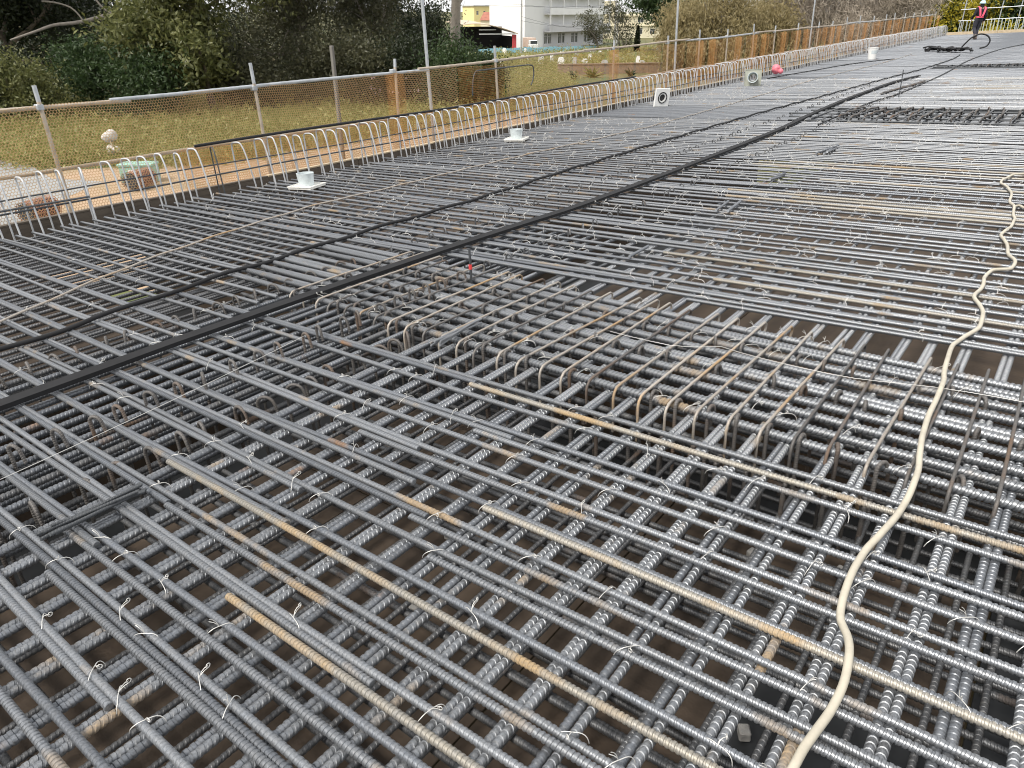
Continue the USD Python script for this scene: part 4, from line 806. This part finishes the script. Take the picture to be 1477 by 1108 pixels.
# weeds on the slope below the fence
g = np.random.default_rng(77); Q = []
for k in range(2200):
    px = g.uniform(-60, 820); lo = np.interp(px, [-60, 60, 300, 700, 820], [225, 240, 238, 175, 140]); hi = np.interp(px, [-60, 300, 600, 820], [150, 140, 118, 92])
    c = gp(px, g.uniform(hi, lo)); hgt = g.uniform(.3, 1.0)
    n = 70; Q.append(c + np.stack([g.normal(0, .75, n), g.normal(0, .75, n), np.abs(g.normal(0, hgt * .5, n))], 1))
obj('weeds', leaves(np.concatenate(Q), .26, g, -.5, .35), lf_weed, 'rank yellow green weeds covering the slope beyond the net', 'weeds', kind='stuff', recentre=False)
Q = []
for k in range(900):
    px = g.uniform(700, 1120); y0 = np.interp(px, [700, 850, 1120], [78, 74, 62]); c = gp(px, g.uniform(y0, y0 + 26)); n = 30
    Q.append(c + np.stack([g.normal(0, 1.2, n), g.normal(0, 1.2, n), np.abs(g.normal(0, .45, n))], 1))
obj('field_grass', leaves(np.concatenate(Q), .45, g, -.6, .3), lf_weed, 'dry green grass on the mounds of the field', 'grass', kind='stuff', recentre=False)
Q = []
for k in range(40):
    px = g.uniform(520, 660); c = gp(px, g.uniform(120, 160)); Q.append(c + np.stack([g.normal(0, .5, 16), g.normal(0, .5, 16), 1.2 + np.abs(g.normal(0, .6, 16))], 1))
obj('pink_flowers', leaves(np.concatenate(Q), .16, g, 0, .9), lf_pink, 'pale pink blossoms among the weeds behind the net', 'flowers', kind='stuff', recentre=False)

# ---------------------------------------------------------------- things seen through the net
m_barkred = M_('clay_red', (0.30, 0.13, 0.08), .8, 0, .3, 6)
for i, (px, py, lab) in enumerate(((62, 318, 'roll of brown perforated pipe lying beyond the kerb'), (205, 272, 'second roll of brown perforated pipe by the green crate'))):
    c = gp(px, py); L = 1.3; a0 = .4
    hx = hexnet(2 * PI * .42, 1.3, .1, .035, 90 + i, 0)
    v, f = hx; th_ = v[:, 1] / .42; v2 = np.stack([.42 * np.cos(th_), v[:, 2] - .65, .42 * np.sin(th_) + .42], 1)
    t = thing('pipe_roll', lab, 'pipe roll', None, T(*c) @ R('z', a0)); part('mesh_wall', (v2, f), m_barkred, t); cyl = trimesh.creation.cylinder(.33, 1.26, sections=24).apply_transform(T(0, 0, .42) @ R('x', PI / 2)); part('core', tm(cyl), m_black, t, 30)
c = gp(205, 262); t = thing('green_crate', 'pale green crate standing on the orange soil', 'crate', None, T(*c) @ R('z', .7)); m_gc = M_('crate_green', (0.25, 0.42, 0.34), .6, 0, .25, 4)
part('body', box(-.75, .75, -.4, .4, 0, .75, .03), m_gc, t); part('lid', box(-.79, .79, -.44, .44, .752, .86, .02), m_gc, t); part('label', box(-.35, .35, -.408, -.402, .2, .6), m_white, t)
m_sack = M_('sack_cloth', (.48, .45, .41), .9, 0, .35, 6)
c = gp(168, 232); t = thing('bag_cluster', 'four white cloth bags hung together beyond the net', 'bags', None, T(*c))
for k, (dx, dz) in enumerate(((-.36, 1.15), (.2, 1.32), (-.2, .55), (.3, .62))):
    s = trimesh.creation.icosphere(3, .27 if k < 3 else .16); s.vertices += .08 * (meshkit.fbm(np.array(s.vertices) * 3 + k)[:, None] - .5) * s.vertex_normals * 2; s.apply_translation([dx, 0, dz]); part('bag', tm(s), m_sack, t, True)
part('stake', cat_([sweep([[0, 0, 0], [0, 0, .7], [-.2, 0, 1.05]], .03, 6), sweep([[0, 0, .6], [.18, 0, 1.15]], .03, 6)]), m_pipe_t, t, True)
b = bgp(478, 66, 17); e = np.array([b[0], b[1], GZ]); t = thing('timber_post', 'grey weathered timber post behind the net', 'post', None, T(*e))
part('post', box(-.04, .04, -.035, .035, 0, b[2] - GZ, .01), M_('grey_timber', (.16, .15, .135), .85, 0, .35, 3, .3, stretch=(6, 6, .6)), t, label=None)
# ---------------------------------------------------------------- buildings and far objects
def local(p0, p1):
    d = p1 - p0; a = math.atan2(d[1], d[0]); return T(p0[0], p0[1], GZ) @ R('z', a), math.hypot(d[0], d[1])
m_wh = M_('white_tile', (0.74, 0.74, 0.73), .7, 0, .06, .4); m_gr = M_('grey_wall', (0.50, 0.50, 0.51), .75, 0, .1, .5); m_cr = M_('cream_wall', (0.70, 0.64, 0.47), .8, 0, .08, .4); m_yw = M_('yellow_wall', (0.74, 0.62, 0.30), .8, 0, .08, .4)
m_gl = M_('window_glass', (0.05, 0.055, 0.06), .12, 0, .3, 1, spec=.8); m_fr = M_('window_frame', (0.60, 0.60, 0.60), .5)
def wallholes(w, h, holes, th=.25):
    p = sg.box(0, 0, w, h)
    for x0, x1, z0, z1 in holes: p = p.difference(sg.box(x0, z0, x1, z1))
    m = trimesh.creation.extrude_polygon(p, th, engine='earcut'); v = np.array(m.vertices); return np.stack([v[:, 0], th - v[:, 2], v[:, 1]], 1), np.array(m.faces)[:, ::-1]
def window(t, x0, x1, z0, z1, y=.12, bars=2):
    f = part('window', box(x0 + .02, x1 - .02, y, y + .04, z0 + .02, z1 - .02), m_gl, t)
    fr = [box(x0 + .001, x0 + .07, y - .03, y + .02, z0 + .001, z1 - .001), box(x1 - .07, x1 - .001, y - .03, y + .02, z0 + .001, z1 - .001), box(x0 + .071, x1 - .071, y - .03, y + .02, z0 + .001, z0 + .07), box(x0 + .071, x1 - .071, y - .03, y + .02, z1 - .07, z1 - .001)]
    for k in range(1, bars): xx = x0 + (x1 - x0) * k / bars; fr.append(box(xx - .035, xx + .035, y - .028, y + .018, z0 + .071, z1 - .071))
    fr.append(box(x0 + .071, x1 - .071, y - .026, y + .016, z1 - .28 * (z1 - z0) - .03, z1 - .28 * (z1 - z0) + .03))
    part('frame', cat_(fr), m_fr, f)
p0, p1 = bgp(783, 60, 166), bgp(869, 60, 187); M, W = local(p0, p1)
t = thing('white_building', 'white three storey building with balconies and rows of windows', 'building', None, M)
FH = 3.25; nb_ = 6
for fl in range(4):
    z0 = fl * FH; xs = np.linspace(.5, W * .66, 4); holes = []
    for i, x in enumerate(xs): holes.append((x, x + 1.15, z0 + .75 if fl == 0 else z0 + .9, z0 + 2.75)); holes.append((x + 1.45, x + 2.6, z0 + .75 if fl == 0 else z0 + .9, z0 + 2.75)) if i % 2 == 0 or fl == 0 else None
    holes += [(W * .80, W * .80 + 1.1, z0 + 1.5, z0 + 2.6), (W * .90, W * .90 + 1.1, z0 + 1.5, z0 + 2.6)]
    holes = sorted(holes); keep = []
    for h_ in holes:
        if (not keep or h_[0] > keep[-1][1] + .15) and h_[1] < W - .3: keep.append(h_)
    part('wall', mv(wallholes(W, FH - .002, keep), T(0, 0, z0)), m_wh if fl else m_gr, t)
    for h_ in keep: window(t, *h_)
    if fl:
        part('balcony', cat_([box(.3, W + .6, -1.6, -.002, z0 - .22, z0), box(.3, W + .6, -1.6, -1.45, z0 + .001, z0 + 1.15), box(W + .45, W + .6, -1.449, -.002, z0 + .001, z0 + 1.15)]), m_gr if fl == 1 else m_wh, t)
        for k in range(6): part('column', box(.5 + k * (W - .4) / 5, .74 + k * (W - .4) / 5, -1.5, -1.28, z0 + 1.151, z0 + FH - .221), m_wh, t)
part('gable_wall', box(-6.6, -.003, 0.0, 9.0, 0, FH * 4, .02), m_wh, t); part('rear_mass', box(0.003, W, .26, 9, 0, FH * 4 - .003), m_wh, t); part('roof', box(-6.8, W + .8, -1.8, 9.2, FH * 4 + .002, FH * 4 + .3), m_gr, t)
p0, p1 = bgp(862, 60, 226), bgp(972, 60, 236); M, W = local(p0, p1)
t = thing('cream_building', 'cream two storey building with small dark windows', 'building', None, M)
Hc = CAMW[2] - GZ - 1.0
hs = [(W * .07, W * .07 + 2.2, 1.2, 2.6), (W * .50, W * .50 + 1.7, 1.0, 2.6), (W * .5, W * .5 + 1.8, 4.0, 5.3), (W * .67, W * .67 + 1.8, 4.0, 5.3), (W * .67, W * .67 + 1.8, 1.0, 2.4), (W * .86, W * .86 + 1.8, 4.0, 5.3), (W * .24, W * .24 + 1.8, 4.0, 5.3)]
part('wall', wallholes(W, Hc, hs), m_cr, t)
for h_ in hs: window(t, *h_)
part('cornice', box(-.3, W + .3, -.35, -.002, Hc - .5, Hc - .2), m_cr, t); part('ledge', box(-.1, W + .1, -.25, -.002, 3.1, 3.35), m_cr, t); part('rear_mass', box(.003, W - .003, .26, 9, 0, Hc - .003), m_cr, t)
part('roof_room', box(W * .0, W * .22, 1.0, 6, Hc + .002, Hc + 3.3), m_cr, t); part('roof_window', box(W * .08, W * .14, .93, .998, Hc + .9, Hc + 2.1), m_gl, t); part('water_tank', tm(trimesh.creation.cylinder(.5, 1.5).apply_transform(T(W * .42, 3, Hc + .76))), m_gr, t, 30)
p0, p1 = bgp(684, 30, 285), bgp(728, 30, 292); M, W = local(p0, p1)
t = thing('yellow_house', 'yellow house top showing above the arched shed', 'building', None, M)
hs = [(1.0, 1.9, 5.6, 6.9), (W * .30, W * .30 + .9, 5.6, 6.9), (W * .6, W * .6 + .9, 5.6, 6.9)]
part('wall', wallholes(W, 8.4, hs), m_yw, t); [window(t, *h_) for h_ in hs]; part('roof', box(-.4, W + .4, -.4, 8.4, 8.402, 8.75), m_gr, t); part('rear_mass', box(.003, W - .003, .26, 8, 0, 8.397), m_yw, t)
m_tile = M_('red_tile', (0.33, 0.13, 0.09), .8, 0, .3, 1)
for i, (a_, b_, D, lab) in enumerate(((693, 718, 262, 'red tiled roof house behind the arched shed'), (729, 756, 250, 'red tiled roof house nearer the white building'))):
    p0, p1 = bgp(a_, 30, D), bgp(b_, 30, D); M, W = local(p0, p1); t = thing('tiled_house', lab, 'house', None, M); part('wall', box(0, W, 0, 6, 0, 4.2), m_cr, t)
    part('roof', (np.array([[-.3, -.4, 4.203], [W + .3, -.4, 4.203], [W + .3, 6.4, 4.203], [-.3, 6.4, 4.203], [W * .2, 3, 6.6], [W * .8, 3, 6.6]]), np.array([[0, 1, 5], [0, 5, 4], [1, 2, 5], [2, 3, 4], [2, 4, 5], [3, 0, 4], [0, 2, 1], [0, 3, 2]])), m_tile, t)
# arched shed
p0, p1 = bgp(668, 60, 150), bgp(744, 60, 153); M, W = local(p0, p1)
t = thing('arched_shed', 'open shed with an arched pale roof and red end post', 'shed', None, M)
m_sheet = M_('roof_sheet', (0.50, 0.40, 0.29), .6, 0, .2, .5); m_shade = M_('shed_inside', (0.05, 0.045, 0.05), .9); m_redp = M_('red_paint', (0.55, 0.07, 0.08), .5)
xs = np.linspace(-.6, W + .2, 24); zr = 4.9 - 1.75 * np.abs((xs - W * .22) / (W * .8)) ** 1.8
a_ = np.stack([xs, np.full(24, -.8), zr], 1); b_ = np.stack([xs, np.full(24, 11), zr + .5], 1); V = np.vstack([a_, b_, a_ - [0, 0, .12], b_ - [0, 0, .12]]); F = []
for k in range(23): F += [[k, k + 1, 25 + k, 24 + k], [48 + k, 72 + k, 73 + k, 49 + k], [k, 48 + k, 49 + k, k + 1], [24 + k, 25 + k, 73 + k, 72 + k]]
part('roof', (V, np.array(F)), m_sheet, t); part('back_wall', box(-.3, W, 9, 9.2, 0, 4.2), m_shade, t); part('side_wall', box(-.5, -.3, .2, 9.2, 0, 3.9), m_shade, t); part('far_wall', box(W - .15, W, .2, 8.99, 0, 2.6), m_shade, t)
part('red_post', box(W - .75, W + .05, -.2, .1, 0, 2.95, .03), m_redp, t); part('beam', box(W * .3, W - .3, -.15, .05, 3.0, 3.16), m_wh, t); part('upper_beam', box(W * .3, W * .62, -.1, .1, 3.75, 3.87), m_wh, t)
# blue hoarding
p0, p1 = bgp(690, 60, 138), bgp(872, 60, 152); M, W = local(p0, p1); m_blue = M_('blue_sheet', (0.24, 0.50, 0.62), .6, 0, .25, 1.2, col2=(.42, .58, .62))
t = thing('blue_hoarding', 'pale blue sheet hoarding in front of the white building', 'hoarding', None, M)
for k in range(int(W / 1.8)): part('panel', box(k * 1.8, k * 1.8 + 1.78, 0, .05, .0, 1.05 + .06 * (k % 3)), m_blue, t)
# parked pickup beside the gable
c = bgp(766, 60, 156); t = thing('small_truck', 'small pale truck parked by the blank white gable', 'truck', None, T(c[0], c[1], GZ) @ R('z', -.6))
part('cargo_box', box(-2.6, .5, -.85, .85, .6, 2.3, .05), M_('truck_box', (.55, .42, .34), .6), t); part('cab', cat_([box(.55, 2.0, -.8, .8, .5, 1.2, .06), box(.6, 1.6, -.76, .76, 1.201, 1.9, .1)]), m_white, t); part('windscreen', box(1.3, 1.62, -.7, .7, 1.25, 1.8, .03), m_gl, t)
for wx in (-1.6, 1.2):
    for wy in (-.82, .62): part('wheel', tm(trimesh.creation.cylinder(.32, .2, sections=20).apply_transform(T(wx, wy + .1, .32) @ R('x', PI / 2))), m_rub, t, 30)
# utility poles and wires
m_pole = M_('pole_concrete', (0.33, 0.33, 0.32), .8, 0, .15, 2)
poles = []
for px, D, lab in ((752, 140, 'grey utility pole before the blank white gable'), (886, 150, 'grey utility pole in front of the cream building'), (889.5, 165, 'second grey utility pole just behind another'), (868, 190, 'grey utility pole at the corner of the white building')):
    c = gbase(px, D); poles.append(c); t = thing('utility_pole', lab, 'pole', None, T(*c)); part('pole', sweep([[0, 0, 0], [0, 0, 12]], [.19, .12], 10), m_pole, t, 30); part('crossarm', box(-.9, .9, -.06, .06, 10.6, 10.75), m_pole, t)
for k, (a_, b_) in enumerate((((700, 8), (1000, -4)), ((740, 6), (935, 3)), ((752, 24), (880, 40)), ((752, 30), (885, 33)))):
    A, B = bgp(*a_, 139), bgp(*b_, 151); P = np.array([A + (B - A) * s - np.array([0, 0, .8 * math.sin(PI * s)]) for s in np.linspace(0, 1, 14)])
    obj('overhead_wire', sweep(P, .022, 4), m_dark, ('topmost overhead wire crossing the sky', 'second overhead wire crossing the sky', 'overhead wire drooping over the white building', 'lowest overhead wire over the white building')[k], 'wire')
# grave mounds and stones in the field, low retaining wall
Gm = 'grassy mounds in the field'; m_mound = M_('mound', (0.10, 0.105, 0.04), .95, 0, .4, 1.2, .5, bscale=3, col2=(.17, .14, .07))
for k in range(26):
    px = g.uniform(710, 1100); y0 = np.interp(px, [700, 850, 1120], [76, 74, 62]); c = gp(px, y0 + g.uniform(3, 22))
    s = trimesh.creation.icosphere(3, 1.0); v = np.array(s.vertices); v *= [g.uniform(1.6, 2.6), g.uniform(1.6, 2.6), g.uniform(.7, 1.2)]; v += .25 * (meshkit.fbm(v * .9 + k)[:, None] - .5) * 2
    obj('grass_mound', mv((v, np.array(s.faces)), T(c[0], c[1], GZ - .1)), m_mound, 'low grassy mound in the field beyond the fence', 'mound', Gm, smooth=True)
for k in range(44):
    px = g.uniform(705, 1105); y0 = np.interp(px, [700, 850, 1120], [77, 75, 63]); c = gp(px, y0 + g.uniform(2, 26)); w_, h_ = g.uniform(.25, .6), g.uniform(.7, 1.5)
    pl = sg.Polygon([(-w_, 0), (w_, 0), (w_, h_ * .75), (w_ * .6, h_), (-w_ * .6, h_), (-w_, h_ * .75)]); mm = trimesh.creation.extrude_polygon(pl, .16, engine='earcut'); mm.apply_transform(R('x', PI / 2))
    obj('marker_stone', mv(tm(mm), T(*c) @ R('z', g.uniform(-.5, 1.3))), m_white if k % 3 else m_conc, 'small upright pale stone among the grassy mounds', 'stone', 'pale stones among the mounds')
p0, p1 = gp(805, 108), gp(1010, 104); M, W = local(p0, p1); t = thing('retaining_wall', 'low brown retaining wall below the mounded field', 'wall', None, M); m_rw = M_('brown_wall', (.26, .19, .14), .9, 0, .3, 2, .3)
for k in range(int(W / 3)): part('block', box(k * 3, k * 3 + 2.98, 0, .3, 0, 1.1), m_rw, t)
part('coping', box(-.05, W, -.06, .36, 1.102, 1.22), m_rw, t)
# agave like plants at the wall
for i, (px, py, lab) in enumerate(((855, 112, 'spiky agave plant at the foot of the brown wall'), (828, 114, 'smaller spiky agave plant beside another'), (908, 110, 'low spiky agave plant near the fence post'))):
    c = gp(px, py); t = thing('agave', lab, 'plant', None, T(*c)); ms = []
    for k in range(22):
        a_ = g.uniform(0, 2 * PI); e = g.uniform(.35, 1.3); L = g.uniform(1.2, 2.2) * (1 if i == 0 else .7)
        P = np.array([[s * L * math.cos(e) * math.cos(a_), s * L * math.cos(e) * math.sin(a_), s * L * math.sin(e) - .25 * s * s * L] for s in np.linspace(0, 1, 6)]); ms.append(sweep(P, [.05, .1, .1, .07, .04, .005], 5))
    for m_ in ms: part('leaf', m_, lf_green if i else lf_weed, t, True)
